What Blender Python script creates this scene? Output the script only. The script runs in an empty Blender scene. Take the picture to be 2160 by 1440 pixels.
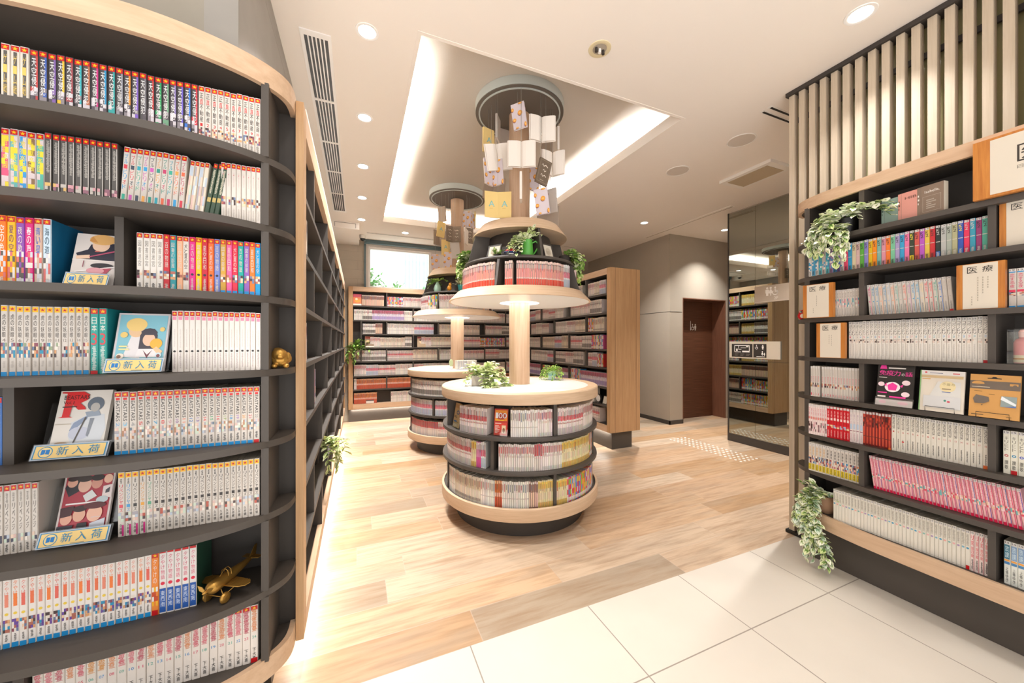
import bpy, math, random
from mathutils import Vector, Matrix
PI = math.pi
R = math.radians
sc = bpy.context.scene
COL = sc.collection

# ------------------------------------------------------------------ camera, world, sun, exposure
cam_d = bpy.data.cameras.new('camera')
cam = bpy.data.objects.new('camera', cam_d)
COL.objects.link(cam)
cam.location = (0, 0, 1.30)
cam.rotation_euler = (R(90), 0, R(-23.0))
cam_d.sensor_width = 36.0
cam_d.lens = 766.0 / 2160.0 * 36.0
cam_d.shift_y = 1.0 / 2160.0
cam_d.clip_start = 0.02
sc.camera = cam
sc.view_settings.view_transform = 'Standard'
sc.view_settings.look = 'None'
sc.view_settings.exposure = 0.6
sc.view_settings.gamma = 1.0
sc.view_settings.use_curve_mapping = False
sc.cycles.max_bounces = 10
sc.cycles.diffuse_bounces = 5
sc.cycles.glossy_bounces = 4
sc.cycles.transparent_max_bounces = 12
sc.cycles.caustics_reflective = False
sc.cycles.caustics_refractive = False
sc.cycles.sample_clamp_indirect = 6.0
world = bpy.data.worlds.new('world')
sc.world = world
world.use_nodes = True
bg = world.node_tree.nodes['Background']
bg.inputs[0].default_value = (1.0, 0.98, 0.97, 1)
bg.inputs[1].default_value = 1.0
_nt = world.node_tree
_tc = _nt.nodes.new('ShaderNodeTexCoord')
_sp = _nt.nodes.new('ShaderNodeSeparateXYZ')
_mr = _nt.nodes.new('ShaderNodeMapRange')
_nt.links.new(_tc.outputs['Generated'], _sp.inputs[0])
_nt.links.new(_sp.outputs[2], _mr.inputs[0])
for _i, _v in ((1, -.35), (2, .25), (3, 2.1), (4, .65)):
    _mr.inputs[_i].default_value = _v
_nt.links.new(_mr.outputs[0], bg.inputs[1])           # soft sky above; brighter lower half added as fill for the ceiling
sun_d = bpy.data.lights.new('sun', 'SUN')
sun_d.energy = 7.0
sun_d.angle = R(1)
sun = bpy.data.objects.new('sun', sun_d)
COL.objects.link(sun)
sun.rotation_euler = (R(14), 0, 0)                       # near noon: reaches the house across the garden, not the room

LIGHT_K = 1.0


def area_light(name, loc, rot, sx, sy, watts, color=(1, .95, .88), parent=None, shape='RECTANGLE', spread=None):
    d = bpy.data.lights.new(name, 'AREA')
    d.shape = shape
    d.size = sx
    if shape in ('RECTANGLE', 'ELLIPSE'):
        d.size_y = sy
    d.energy = watts * LIGHT_K
    d.color = color
    if spread:
        d.spread = spread
    o = bpy.data.objects.new(name, d)
    COL.objects.link(o)
    o.location = loc
    o.rotation_euler = rot
    o.parent = parent
    return o


# ------------------------------------------------------------------ colours, materials
def hx(s):
    s = s.lstrip('#')
    v = [int(s[i:i + 2], 16) / 255 for i in (0, 2, 4)]
    return tuple(x / 12.92 if x <= .04045 else ((x + .055) / 1.055) ** 2.4 for x in v)


class G:
    def __init__(self, name):
        self.m = bpy.data.materials.new(name)
        self.m.use_nodes = True
        self.t = self.m.node_tree
        self.b = self.t.nodes['Principled BSDF']
        self.out = self.t.nodes['Material Output']

    def n(self, kind, ins=None, **props):
        nd = self.t.nodes.new(kind)
        for k, v in props.items():
            setattr(nd, k, v)
        for k, v in (ins or {}).items():
            self.put(nd.inputs[k], v)
        return nd

    def put(self, sock, v):
        if isinstance(v, bpy.types.NodeSocket):
            self.t.links.new(v, sock)
        elif isinstance(v, (tuple, list)) and len(v) == 3 and sock.type == 'RGBA':
            sock.default_value = (*v, 1)
        else:
            sock.default_value = v

    def set(self, **kw):
        names = {'color': 'Base Color', 'rough': 'Roughness', 'metal': 'Metallic', 'spec': 'Specular IOR Level', 'coat': 'Coat Weight', 'coatr': 'Coat Roughness', 'em': 'Emission Color', 'es': 'Emission Strength'}
        for k, v in kw.items():
            self.put(self.b.inputs[names[k]], v)
        return self

    def math(self, op, a, b=0.0, c=None):
        ins = {0: a, 1: b}
        if c is not None:
            ins[2] = c
        return self.n('ShaderNodeMath', ins, operation=op).outputs[0]

    def mix(self, f, a, b):
        nd = self.n('ShaderNodeMix', data_type='RGBA')
        self.put(nd.inputs[0], f)
        self.put(nd.inputs[6], a)
        self.put(nd.inputs[7], b)
        return nd.outputs[2]

    def coord(self, scale=(1, 1, 1), which='Object', rot=(0, 0, 0)):
        tc = self.n('ShaderNodeTexCoord')
        mp = self.n('ShaderNodeMapping', {0: tc.outputs[which], 'Scale': scale, 'Rotation': rot})
        return mp.outputs[0]

    def noise(self, vec, scale=5, detail=4, rough=.5):
        return self.n('ShaderNodeTexNoise', {'Vector': vec, 'Scale': scale, 'Detail': detail, 'Roughness': rough}).outputs[0]


def plain(name, col, rough=.5, metal=0, spec=.5, vary=0.0):
    g = G(name)
    c = hx(col) if isinstance(col, str) else col
    if vary:
        f = g.noise(g.coord(), 6, 3)
        d = tuple(x * (1 - vary) for x in c)
        l = tuple(min(1, x * (1 + vary)) for x in c)
        c = g.mix(f, d, l)
    g.set(color=c, rough=rough, metal=metal, spec=spec)
    return g.m


def wood(name, c1, c2, scale, rough=.45, nscale=3.0):
    g = G(name)
    v = g.coord(scale)
    f = g.noise(v, nscale, 6, .6)
    r = g.n('ShaderNodeValToRGB', {0: f})
    r.color_ramp.elements[0].position = .3
    r.color_ramp.elements[0].color = (*hx(c1), 1)
    r.color_ramp.elements[1].position = .72
    r.color_ramp.elements[1].color = (*hx(c2), 1)
    g.set(color=r.outputs[0], rough=rough, spec=.35)
    return g.m


def glow(name, col, strength):
    g = G(name)
    g.set(color=(0.9, 0.9, 0.9), em=col, es=strength)
    return g.m


def clear(name, tint=(1, 1, 1), gloss=.08, rough=.03):
    g = G(name)
    tr = g.n('ShaderNodeBsdfTransparent', {0: tint})
    gl = g.n('ShaderNodeBsdfGlossy', {0: (1, 1, 1), 'Roughness': rough})
    mx = g.n('ShaderNodeMixShader', {0: gloss, 1: tr.outputs[0], 2: gl.outputs[0]})
    g.t.links.new(mx.outputs[0], g.out.inputs[0])
    return g.m


def attr_mat(name, rough=.4, spec=.5, metal=0):
    g = G(name)
    a = g.n('ShaderNodeAttribute', attribute_name='Col')
    g.set(color=a.outputs[0], rough=rough, spec=spec, metal=metal)
    return g.m


M = {}
M['print'] = attr_mat('print', .38, .5)
M['matte'] = attr_mat('matte', .75, .3)
M['leaf'] = attr_mat('leaf', .5, .4)
M['oak'] = wood('oak', '#c4a283', '#d6b89a', (14, 1.2, 14))          # grain along y
M['oak_x'] = wood('oak_x', '#c4a283', '#d6b89a', (1.2, 14, 14))
M['oak_z'] = wood('oak_z', '#b58d64', '#c8a279', (22, 22, 1.1))
M['oak_ring'] = wood('oak_ring', '#c8aa8a', '#d8bc9f', (2, 2, 30))
M['column'] = wood('column', '#b8977a', '#cdb096', (16, 16, .8))
M['teak'] = wood('teak', '#a9632a', '#cf8b42', (18, 18, 1.0), .35, 4)
M['walnut'] = wood('walnut', '#452818', '#6a422e', (.8, 4, 40), .4, 3)
M['walnut_plain'] = wood('walnut_plain', '#64402f', '#7a503c', (20, 20, 1), .45, 3)
M['slat'] = wood('slat', '#b3a28c', '#c6b6a1', (20, 20, .8), .5)
M['charcoal'] = plain('charcoal', '#4a433d', .5, vary=.06)
M['charcoal2'] = plain('charcoal2', '#3f3934', .55, vary=.06)
M['ceiling'] = plain('ceiling', '#efe7de', .9, spec=.1)
M['white'] = plain('white', '#ece7e0', .6)
M['whitegloss'] = plain('whitegloss', '#f3f0ec', .3)
M['greywall'] = plain('greywall', '#a89d8e', .8, spec=.2, vary=.03)
M['dark'] = plain('dark', '#3a332e', .7)
M['black'] = plain('black', '#161412', .45)
M['steel'] = plain('steel', '#a9a9a6', .35, .9)
M['gold'] = plain('gold', '#b98d45', .38, .8)
M['teal_metal'] = plain('teal_metal', '#56676a', .4, .3)
M['ringgrey'] = plain('ringgrey', '#b9c0bd', .45)
M['discdark'] = plain('discdark', '#5e564d', .6)
M['cove_glow'] = glow('cove_glow', (1, .985, .96), 130)
M['lamp_glow'] = glow('lamp_glow', (1, .98, .94), 12)
M['ring_glow'] = glow('ring_glow', (1, .92, .82), 4)
M['clear'] = clear('clear', (.97, .98, .98), .10)
M['glass'] = clear('glass', (.93, .98, .97), .06)
gm = G('mirror')
gm.set(color=hx('#a7aaa2'), metal=1.0, rough=.015)
M['mirror'] = gm.m
gm = G('tinted_glass')
gm.set(color=hx('#b0a87e'), rough=.08, spec=.6, coat=.4)
M['tinted'] = gm.m


def make_tray():
    g = G('tray_fabric')
    f = g.noise(g.coord((30, 30, 30)), 8, 4)
    g.set(color=g.mix(f, hx('#bab2a8'), hx('#cbc3b9')), rough=.7, spec=.3)
    return g.m


def make_planks():
    g = G('planks')
    tc = g.n('ShaderNodeTexCoord')
    sx = g.n('ShaderNodeSeparateXYZ', {0: tc.outputs['Object']})
    x, y = sx.outputs[0], sx.outputs[1]
    yr = g.math('DIVIDE', g.math('SUBTRACT', y, 1.5), .2)
    row = g.math('FLOOR', yr)
    off = g.math('MULTIPLY', g.n('ShaderNodeTexWhiteNoise', {'W': row}, noise_dimensions='1D').outputs[0], 1.2)
    xr = g.math('DIVIDE', g.math('ADD', x, off), 1.2)
    idx = g.math('FLOOR', xr)
    cv = g.n('ShaderNodeCombineXYZ', {0: row, 1: idx})
    wn = g.n('ShaderNodeTexWhiteNoise', {'Vector': cv.outputs[0]}, noise_dimensions='2D')
    ramp = g.n('ShaderNodeValToRGB', {0: wn.outputs[0]})
    el = ramp.color_ramp.elements
    el[0].position, el[0].color = 0, (*hx('#9b866e'), 1)
    el[1].position, el[1].color = 1, (*hx('#c7a787'), 1)
    for p, c in ((.2, '#ab9984'), (.4, '#bc9a7a'), (.6, '#c9b299'), (.8, '#af8c68')):
        e = el.new(p)
        e.color = (*hx(c), 1)
    shift = g.n('ShaderNodeVectorMath', {0: tc.outputs['Object'], 1: wn.outputs[1]}, operation='ADD').outputs[0]
    mp = g.n('ShaderNodeMapping', {0: shift, 'Scale': (1.4, 16, 1)}).outputs[0]
    g1 = g.noise(mp, 2.2, 8, .62)
    mp2 = g.n('ShaderNodeMapping', {0: shift, 'Scale': (1.1, 4, 1)}).outputs[0]
    g2 = g.noise(mp2, 2.0, 4, .55)
    c1 = g.mix(g.math('MULTIPLY', g.n('ShaderNodeMapRange', {0: g1, 1: .42, 2: .7, 3: 0, 4: 1}).outputs[0], .55), ramp.outputs[0], hx('#86623f'))
    c2 = g.mix(g.math('MULTIPLY', g.n('ShaderNodeMapRange', {0: g2, 1: .5, 2: .75, 3: 0, 4: 1}).outputs[0], .5), c1, hx('#9a8a78'))
    fy = g.math('FRACT', yr)
    fx = g.math('FRACT', xr)
    sy = g.math('MINIMUM', fy, g.math('SUBTRACT', 1.0, fy))
    sxx = g.math('MINIMUM', fx, g.math('SUBTRACT', 1.0, fx))
    jy = g.math('LESS_THAN', sy, .011)
    jx = g.math('LESS_THAN', sxx, .0017)
    j = g.math('MULTIPLY', g.math('MAXIMUM', jy, jx), .55)
    g.set(color=g.mix(j, c2, hx('#b9a797')), rough=g.math('MULTIPLY_ADD', g1, .2, .26), spec=.4)
    return g.m


def make_tiles(name, x0, y0, size, col, col2, grout, axis=(0, 1), sizey=None, gw=.0026, rough=.35, stagger=0.0):
    g = G(name)
    tc = g.n('ShaderNodeTexCoord')
    sx = g.n('ShaderNodeSeparateXYZ', {0: tc.outputs['Object']})
    x, y = sx.outputs[axis[0]], sx.outputs[axis[1]]
    sizey = sizey or size
    yr = g.math('DIVIDE', g.math('SUBTRACT', y, y0), sizey)
    row = g.math('FLOOR', yr)
    xr = g.math('ADD', g.math('DIVIDE', g.math('SUBTRACT', x, x0), size), g.math('MULTIPLY', row, stagger))
    cv = g.n('ShaderNodeCombineXYZ', {0: g.math('FLOOR', xr), 1: row})
    wn = g.n('ShaderNodeTexWhiteNoise', {'Vector': cv.outputs[0]}, noise_dimensions='2D')
    f = g.noise(g.n('ShaderNodeVectorMath', {0: tc.outputs['Object'], 1: wn.outputs[1]}, operation='ADD').outputs[0], 5, 5)
    fx = g.math('FRACT', xr)
    fy = g.math('FRACT', yr)
    ax = g.math('MULTIPLY', g.math('MINIMUM', fx, g.math('SUBTRACT', 1.0, fx)), size)
    ay = g.math('MULTIPLY', g.math('MINIMUM', fy, g.math('SUBTRACT', 1.0, fy)), sizey)
    j = g.math('LESS_THAN', g.math('MINIMUM', ax, ay), gw)
    base = g.mix(f, hx(col), hx(col2))
    g.set(color=g.mix(j, base, hx(grout)), rough=rough, spec=.4)
    return g.m


M['tray'] = make_tray()
M['planks'] = make_planks()
M['tiles'] = make_tiles('floor_tiles', .443, 1.092, .6, '#cdc4b7', '#d6cdc0', '#968b80')
M['walltile'] = make_tiles('wall_tiles', 0, .2, .6, '#8a8377', '#9c9588', '#b9b3a8', (0, 2), .3, .003, .6, .5)
M['walltile_y'] = make_tiles('wall_tiles_side', 1.6, .2, .9, '#8f8a83', '#a39e97', '#7f7a73', (1, 2), .9, .002, .6, .5)
M['walltile_b'] = make_tiles('wall_tiles_back', 0, .1, .9, '#b3a796', '#c2b6a5', '#a69b8b', (0, 2), .15, .002, .6, .5)


# ------------------------------------------------------------------ mesh builder
class MB:
    def __init__(self):
        self.V, self.F, self.C, self.MI = [], [], [], []

    def face(self, pts, c=(.8, .8, .8), m=0):
        b = len(self.V)
        self.V += [tuple(p) for p in pts]
        self.F.append(tuple(range(b, b + len(pts))))
        self.C.append(c)
        self.MI.append(m)

    def box(self, x0, x1, y0, y1, z0, z1, c=(.8, .8, .8), m=0):
        b = len(self.V)
        self.V += [(x, y, z) for z in (z0, z1) for (x, y) in ((x0, y0), (x1, y0), (x1, y1), (x0, y1))]
        for f in ((3, 2, 1, 0), (4, 5, 6, 7), (0, 1, 5, 4), (1, 2, 6, 5), (2, 3, 7, 6), (3, 0, 4, 7)):
            self.F.append(tuple(b + i for i in f))
            self.C.append(c)
            self.MI.append(m)
        return self

    def prism(self, poly, z0, z1, c=(.8, .8, .8), m=0, ms=None):
        """poly counter-clockwise"""
        n = len(poly)
        b = len(self.V)
        self.V += [(x, y, z0) for x, y in poly] + [(x, y, z1) for x, y in poly]
        self.F.append(tuple(b + i for i in reversed(range(n))))
        self.F.append(tuple(b + n + i for i in range(n)))
        self.C += [c, c]
        self.MI += [m, m]
        for i in range(n):
            j = (i + 1) % n
            self.F.append((b + i, b + j, b + n + j, b + n + i))
            self.C.append(c)
            self.MI.append(m if ms is None else ms)
        return self

    def lathe(self, prof, n=64, cx=0, cy=0, cz=0, c=(.8, .8, .8), m=0, a0=0, a1=2 * PI, axis='z'):
        b = len(self.V)
        full = abs(a1 - a0 - 2 * PI) < 1e-6
        k = n if full else n + 1
        for (r, z) in prof:
            for i in range(k):
                a = a0 + (a1 - a0) * i / n
                p = (r * math.cos(a), r * math.sin(a), z)
                if axis == 'x':
                    p = (p[2], p[0], p[1])
                elif axis == 'y':
                    p = (p[0], p[2], p[1])
                self.V.append((cx + p[0], cy + p[1], cz + p[2]))
        for s in range(len(prof) - 1):
            for i in range(n):
                j = (i + 1) % k
                self.F.append((b + s * k + i, b + s * k + j, b + (s + 1) * k + j, b + (s + 1) * k + i))
                self.C.append(c)
                self.MI.append(m)
        return self

    def ell(self, cx, cy, cz, rx, ry, rz, c=(.8, .8, .8), m=0, n=14, k=8):
        b = len(self.V)
        for s in range(k + 1):
            t = PI * s / k
            for i in range(n):
                a = 2 * PI * i / n
                self.V.append((cx + rx * math.sin(t) * math.cos(a), cy + ry * math.sin(t) * math.sin(a), cz - rz * math.cos(t)))
        for s in range(k):
            for i in range(n):
                j = (i + 1) % n
                self.F.append((b + s * n + i, b + s * n + j, b + (s + 1) * n + j, b + (s + 1) * n + i))
                self.C.append(c)
                self.MI.append(m)
        return self

    def tube(self, pts, r, n=8, c=(.8, .8, .8), m=0, caps=True):
        pts = [Vector(p) for p in pts]
        rs = r if isinstance(r, (list, tuple)) else [r] * len(pts)
        b = len(self.V)
        up = Vector((0, 0, 1))
        for i, p in enumerate(pts):
            d = (pts[min(i + 1, len(pts) - 1)] - pts[max(i - 1, 0)]).normalized()
            u = d.cross(up)
            if u.length < 1e-3:
                u = d.cross(Vector((1, 0, 0)))
            u.normalize()
            w = u.cross(d)
            for k in range(n):
                a = 2 * PI * k / n
                self.V.append(tuple(p + (u * math.cos(a) + w * math.sin(a)) * rs[i]))
        for i in range(len(pts) - 1):
            for k in range(n):
                j = (k + 1) % n
                self.F.append((b + i * n + k, b + i * n + j, b + (i + 1) * n + j, b + (i + 1) * n + k))
                self.C.append(c)
                self.MI.append(m)
        if caps:
            e = b + (len(pts) - 1) * n
            self.F += [tuple(b + k for k in range(n)), tuple(e + k for k in reversed(range(n)))]
            self.C += [c, c]
            self.MI += [m, m]
        return self

    def flat(self, poly, O, U, W, c, m=0):
        """polygon in a plane: O + x*U + y*W"""
        self.face([O + U * x + W * y for x, y in poly], c, m)

    def text(self, s, O, U, W, w, h, c, keep=True, m=0):
        """text fitted in a w x h box whose lower left corner is O"""
        vs, fs, (x0, y0, x1, y1) = glyphs(s)
        if not vs:
            return
        sx, sy = w / max(x1 - x0, 1e-6), h / max(y1 - y0, 1e-6)
        if keep:
            sx = sy = min(sx, sy)
        ox = (w - sx * (x1 - x0)) / 2
        oy = (h - sy * (y1 - y0)) / 2
        b = len(self.V)
        self.V += [tuple(O + U * (ox + (x - x0) * sx) + W * (oy + (y - y0) * sy)) for x, y in vs]
        for f in fs:
            self.F.append(tuple(b + i for i in f))
            self.C.append(c)
            self.MI.append(m)

    def xf(self, mat, start=0):
        self.V[start:] = [tuple(mat @ Vector(v)) for v in self.V[start:]]
        return self

    def build(self, name, mats, parent=None, smooth=False, loc=None):
        me = bpy.data.meshes.new(name)
        me.from_pydata(self.V, [], self.F)
        at = me.attributes.new('Col', 'FLOAT_COLOR', 'FACE')
        buf = []
        for c in self.C:
            buf += [c[0], c[1], c[2], 1.0]
        at.data.foreach_set('color', buf)
        mats = mats if isinstance(mats, (list, tuple)) else [mats]
        for mm in mats:
            me.materials.append(M[mm] if isinstance(mm, str) else mm)
        if len(mats) > 1:
            me.polygons.foreach_set('material_index', self.MI)
        if smooth:
            me.polygons.foreach_set('use_smooth', [True] * len(self.F))
            try:
                me.set_sharp_from_angle(angle=R(38))
            except Exception:
                pass
        me.update()
        o = bpy.data.objects.new(name, me)
        COL.objects.link(o)
        if parent:
            o.parent = parent
        if loc:
            o.location = loc
        return o


_gl = {}
_fo = bpy.data.objects.new('font_probe', bpy.data.curves.new('font_probe', 'FONT'))
COL.objects.link(_fo)
_fo.data.resolution_u = 2


def glyphs(s):
    if s not in _gl:
        _fo.data.body = s
        bpy.context.view_layer.update()
        e = _fo.evaluated_get(bpy.context.evaluated_depsgraph_get())
        me = e.to_mesh()
        vs = [(v.co.x, v.co.y) for v in me.vertices]
        fs = [tuple(p.vertices) for p in me.polygons]
        e.to_mesh_clear()
        bb = (min(v[0] for v in vs), min(v[1] for v in vs), max(v[0] for v in vs), max(v[1] for v in vs)) if vs else (0, 0, 1, 1)
        _gl[s] = (vs, fs, bb)
    return _gl[s]


def tag(o, label, cat, group=None):
    o['label'] = label
    o['category'] = cat
    if group:
        o['group'] = group
    return o


def struct(o):
    o['kind'] = 'structure'
    return o


def empty(name, loc=(0, 0, 0), rz=0):
    o = bpy.data.objects.new(name, None)
    COL.objects.link(o)
    o.location = loc
    o.rotation_euler = (0, 0, rz)
    o.empty_display_size = .05
    return o


def copy_tree(o, parent=None):
    c = o.copy()
    COL.objects.link(c)
    c.parent = parent
    for ch in list(o.children):
        copy_tree(ch, c)
    return c


def sb(x0, x1, y0, y1, z0, z1):
    return MB().box(x0, x1, y0, y1, z0, z1)


ORD = ['first', 'second', 'third', 'fourth', 'fifth', 'sixth', 'seventh', 'eighth', 'ninth', 'tenth']


def nth(i):
    if i < 10:
        return ORD[i]
    k = i + 1
    return f"{k}{'st' if k % 10 == 1 and k != 11 else 'nd' if k % 10 == 2 and k != 12 else 'rd' if k % 10 == 3 and k != 13 else 'th'}"


# ------------------------------------------------------------------ room shell
CZ = 3.0
struct(sb(-3.2, 6.3, 1.5, 7.2, -.12, 0).build('floor', 'planks'))
struct(sb(-3.2, 6.3, -.9, 1.5, -.12, 0).build('floor_tile', 'tiles'))
CX0, CX1, CY0, CY1 = .32, 2.275, 2.043, 5.43           # cove opening
mb = MB()
mb.box(-3.2, CX0, -1.4, 7.2, CZ, CZ + .035)
mb.box(CX1, 6.3, -1.4, 7.2, CZ, CZ + .035)
mb.box(CX0, CX1, -1.4, CY0, CZ, CZ + .035)
mb.box(CX0, CX1, CY1, 7.2, CZ, CZ + .035)
struct(mb.build('ceiling', 'ceiling'))
mb = MB()
t = .018
mb.box(CX0 - t, CX0 + .004, CY0 - t, CY1 + t, CZ - .002, CZ + .085)
mb.box(CX1 - .004, CX1 + t, CY0 - t, CY1 + t, CZ - .002, CZ + .085)
mb.box(CX0 + .004, CX1 - .004, CY0 - t, CY0 + .004, CZ - .002, CZ + .085)
mb.box(CX0 + .004, CX1 - .004, CY1 - .004, CY1 + t, CZ - .002, CZ + .085)
struct(mb.build('trim_1', 'ceiling'))
TX0, TX1, TY0, TY1, TZ = CX0 - .17, CX1 + .17, CY0 - .03, CY1 + .17, 3.20
mb = MB()
mb.box(TX0, TX1, TY0, TY1, TZ, TZ + .03)
struct(mb.build('ceiling_cove', 'tray'))
mb = MB()
mb.box(TX0 - .02, TX0, TY0, TY1, CZ + .035, TZ + .03)
mb.box(TX1, TX1 + .02, TY0, TY1, CZ + .035, TZ + .03)
mb.box(TX0, TX1, TY0 - .02, TY0, CZ + .035, TZ + .03)
mb.box(TX0, TX1, TY1, TY1 + .02, CZ + .035, TZ + .03)
struct(mb.build('trim_2', 'ceiling'))
strip = empty('cove_light', ((CX0 + CX1) / 2, (CY0 + CY1) / 2, CZ + .04))
tag(strip, 'concealed light strip glowing inside the raised ceiling recess', 'light strip')
for k, (a, b, c, d) in enumerate(((CX0 - .10, CX0 - .06, CY0 + .45, CY1), (CX1 + .06, CX1 + .10, CY0 + .45, CY1), (CX0 - .05, CX1 + .05, CY1 + .06, CY1 + .10))):
    s = sb(a, b, c, d, CZ + .04, CZ + .055)
    s.xf(Matrix.Translation(-strip.location))
    s.build('strip', 'cove_glow', strip)

mb = MB().box(-3.2, -.50, 1.605, 1.70, 0, CZ)
struct(mb.build('wall_front', 'walltile'))
struct(sb(-.50, -.40, 1.605, 6.62, 0, CZ).build('wall_left', 'walltile_y'))
WX0, WX1, WZ0, WZ1, WY = .165, 1.205, 2.215, 2.90, 6.56
mb = MB()
mb.box(-.50, .115, WY, WY + .12, 0, CZ, m=1)
mb.box(.115, WX0, WY, WY + .12, 0, CZ)
mb.box(WX1, 2.9, WY, WY + .12, 0, CZ)
mb.box(WX0, WX1, WY, WY + .12, WZ1, CZ)
mb.box(WX0, WX1, WY, WY + .12, 0, WZ0)
mb.box(2.9, 4.62, 6.48, 6.60, 0, CZ, m=2)
struct(mb.build('wall_back', ['ceiling', 'walltile_b', 'greywall']))
struct(sb(4.515, 4.63, 4.546, 6.60, 0, CZ).build('wall_right', 'greywall'))
DX0, DX1, DZ, DY = 4.788, 5.788, 2.01, 4.285
mb = MB()
mb.box(4.515, DX0, DY, DY + .26, 0, CZ)
mb.box(DX1, 6.3, DY, DY + .26, 0, CZ)
mb.box(DX0, DX1, DY, DY + .26, DZ, CZ)
mb.xf(Matrix.Translation((0, .0005, 0)))
struct(mb.build('wall_door', 'greywall'))
struct(sb(6.2, 6.3, 1.5, DY, 0, CZ).build('wall_end', 'greywall'))
mb = MB()
mb.box(4.535, 4.66, 1.5, 3.32, 0, CZ)
mb.box(4.66, 6.3, 3.2, 3.32, 0, CZ)
struct(mb.build('wall_mirror_back', 'greywall'))
mb = MB()
mb.box(2.83, 4.535, 1.40, 1.49, 0, CZ)
struct(mb.build('wall_partition', 'greywall'))
mb = MB()
mb.box(4.502, 4.515, 4.272, 6.48, 0, .062)
mb.box(4.502, DX0, 4.272, 4.285, 0, .062)
struct(mb.build('baseboard_right', 'charcoal2'))
mb = MB()
mb.box(4.5125, 4.515, 4.2835, 6.48, 1.776, 1.781)
mb.box(4.5125, DX0 - .02, 4.2825, 4.2855, 1.776, 1.781)
struct(mb.build('trim_3', 'dark'))
# door in its recess
dr = struct(empty('door_1', ((DX0 + DX1) / 2, DY + .245, 0)))
sb(-.5, .5, 0, .04, .004, DZ).build('door_leaf', 'walnut', dr)
sb(.484, .5, -.245, 0, .004, DZ).build('door_reveal', 'walnut_plain', dr)
sb(-.5, -.484, -.245, 0, .004, DZ).build('door_reveal', 'walnut_plain', dr)
sb(-.484, .484, -.245, 0, DZ - .016, DZ).build('door_reveal', 'walnut_plain', dr)
WHT = hx('#f0ece6')


def icon_person(mb, O, U, W, h, c, skirt=False):
    hd = h * .13
    ctr = O + W * (h * .87)
    mb.flat([(hd * math.cos(a * PI / 8), hd * math.sin(a * PI / 8)) for a in range(16)], ctr, U, W, c)
    if skirt:
        mb.flat([(-h * .26, h * .25), (h * .26, h * .25), (h * .07, h * .72), (-h * .07, h * .72)], O, U, W, c)
        mb.flat([(-h * .05, 0), (h * .05, 0), (h * .05, h * .25), (-h * .05, h * .25)], O, U, W, c)
    else:
        mb.flat([(-h * .2, h * .3), (h * .2, h * .3), (h * .2, h * .7), (-h * .2, h * .7)], O, U, W, c)
        mb.flat([(-h * .12, 0), (h * .12, 0), (h * .12, h * .3), (-h * .12, h * .3)], O, U, W, c)


def icon_wheel(mb, O, U, W, h, c):
    n = 14
    for i in range(n - 3):
        a, b = PI * .75 + 2 * PI * i / n, PI * .75 + 2 * PI * (i + 1) / n
        r0, r1 = h * .24, h * .33
        mb.flat([(r0 * math.cos(a), r0 * math.sin(a)), (r1 * math.cos(a), r1 * math.sin(a)), (r1 * math.cos(b), r1 * math.sin(b)), (r0 * math.cos(b), r0 * math.sin(b))], O + W * (h * .34), U, W, c)
    mb.flat([(h * .1 * math.cos(a * PI / 6), h * .1 * math.sin(a * PI / 6)) for a in range(12)], O + W * (h * .9), U, W, c)
    mb.flat([(-h * .05, h * .4), (h * .05, h * .4), (h * .05, h * .78), (-h * .05, h * .78)], O, U, W, c)
    mb.flat([(0, h * .4), (h * .26, h * .4), (h * .26, h * .49), (0, h * .49)], O, U, W, c)
    mb.flat([(h * .2, h * .1), (h * .3, h * .1), (h * .28, h * .42), (h * .2, h * .42)], O, U, W, c)


U, W = Vector((1, 0, 0)), Vector((0, 0, 1))
mb = MB()
z0 = 1.50
mb.flat([(0, 0), (.016, 0), (.012, .16), (.004, .16)], Vector((-.055, -.003, z0)), U, W, WHT)
icon_wheel(mb, Vector((.0, -.003, z0)), U, W, .11, WHT)
icon_person(mb, Vector((.065, -.003, z0)), U, W, .11, WHT)
mb.build('restroom_symbol', 'matte', dr)

# window at the back, blind box, garden and neighbour
w1 = struct(empty('window_1', ((WX0 + WX1) / 2, WY + .06, WZ0)))
hw, hh = (WX1 - WX0) / 2, WZ1 - WZ0
mb = MB()
mb.box(-hw, -hw + .03, -.03, .04, 0, hh)
mb.box(hw - .03, hw, -.03, .04, 0, hh)
mb.box(-hw + .03, hw - .03, -.03, .04, 0, .03)
mb.box(-hw + .03, hw - .03, -.03, .04, hh - .03, hh)
mb.build('window_frame', 'whitegloss', w1)
sb(-hw + .03, hw - .03, .0, .006, .03, hh - .03).build('window_pane', 'glass', w1)
bl = empty('roller_blind', (.76, 6.49, 2.94))
tag(bl, 'grey-green roller blind box mounted over the small window', 'blind')
sb(-.64, .70, -.03, .045, 0, .055).build('blind_box', 'teal_metal', bl)
sb(-.66, -.64, -.035, .05, -.01, .058).build('end_cap', 'teal_metal', bl)
sb(.70, .72, -.035, .05, -.03, .058).build('end_cap', 'teal_metal', bl)
sb(-.665, -.635, .02, .065, -.735, -.01).build('guide_rail', 'teal_metal', bl)

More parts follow.
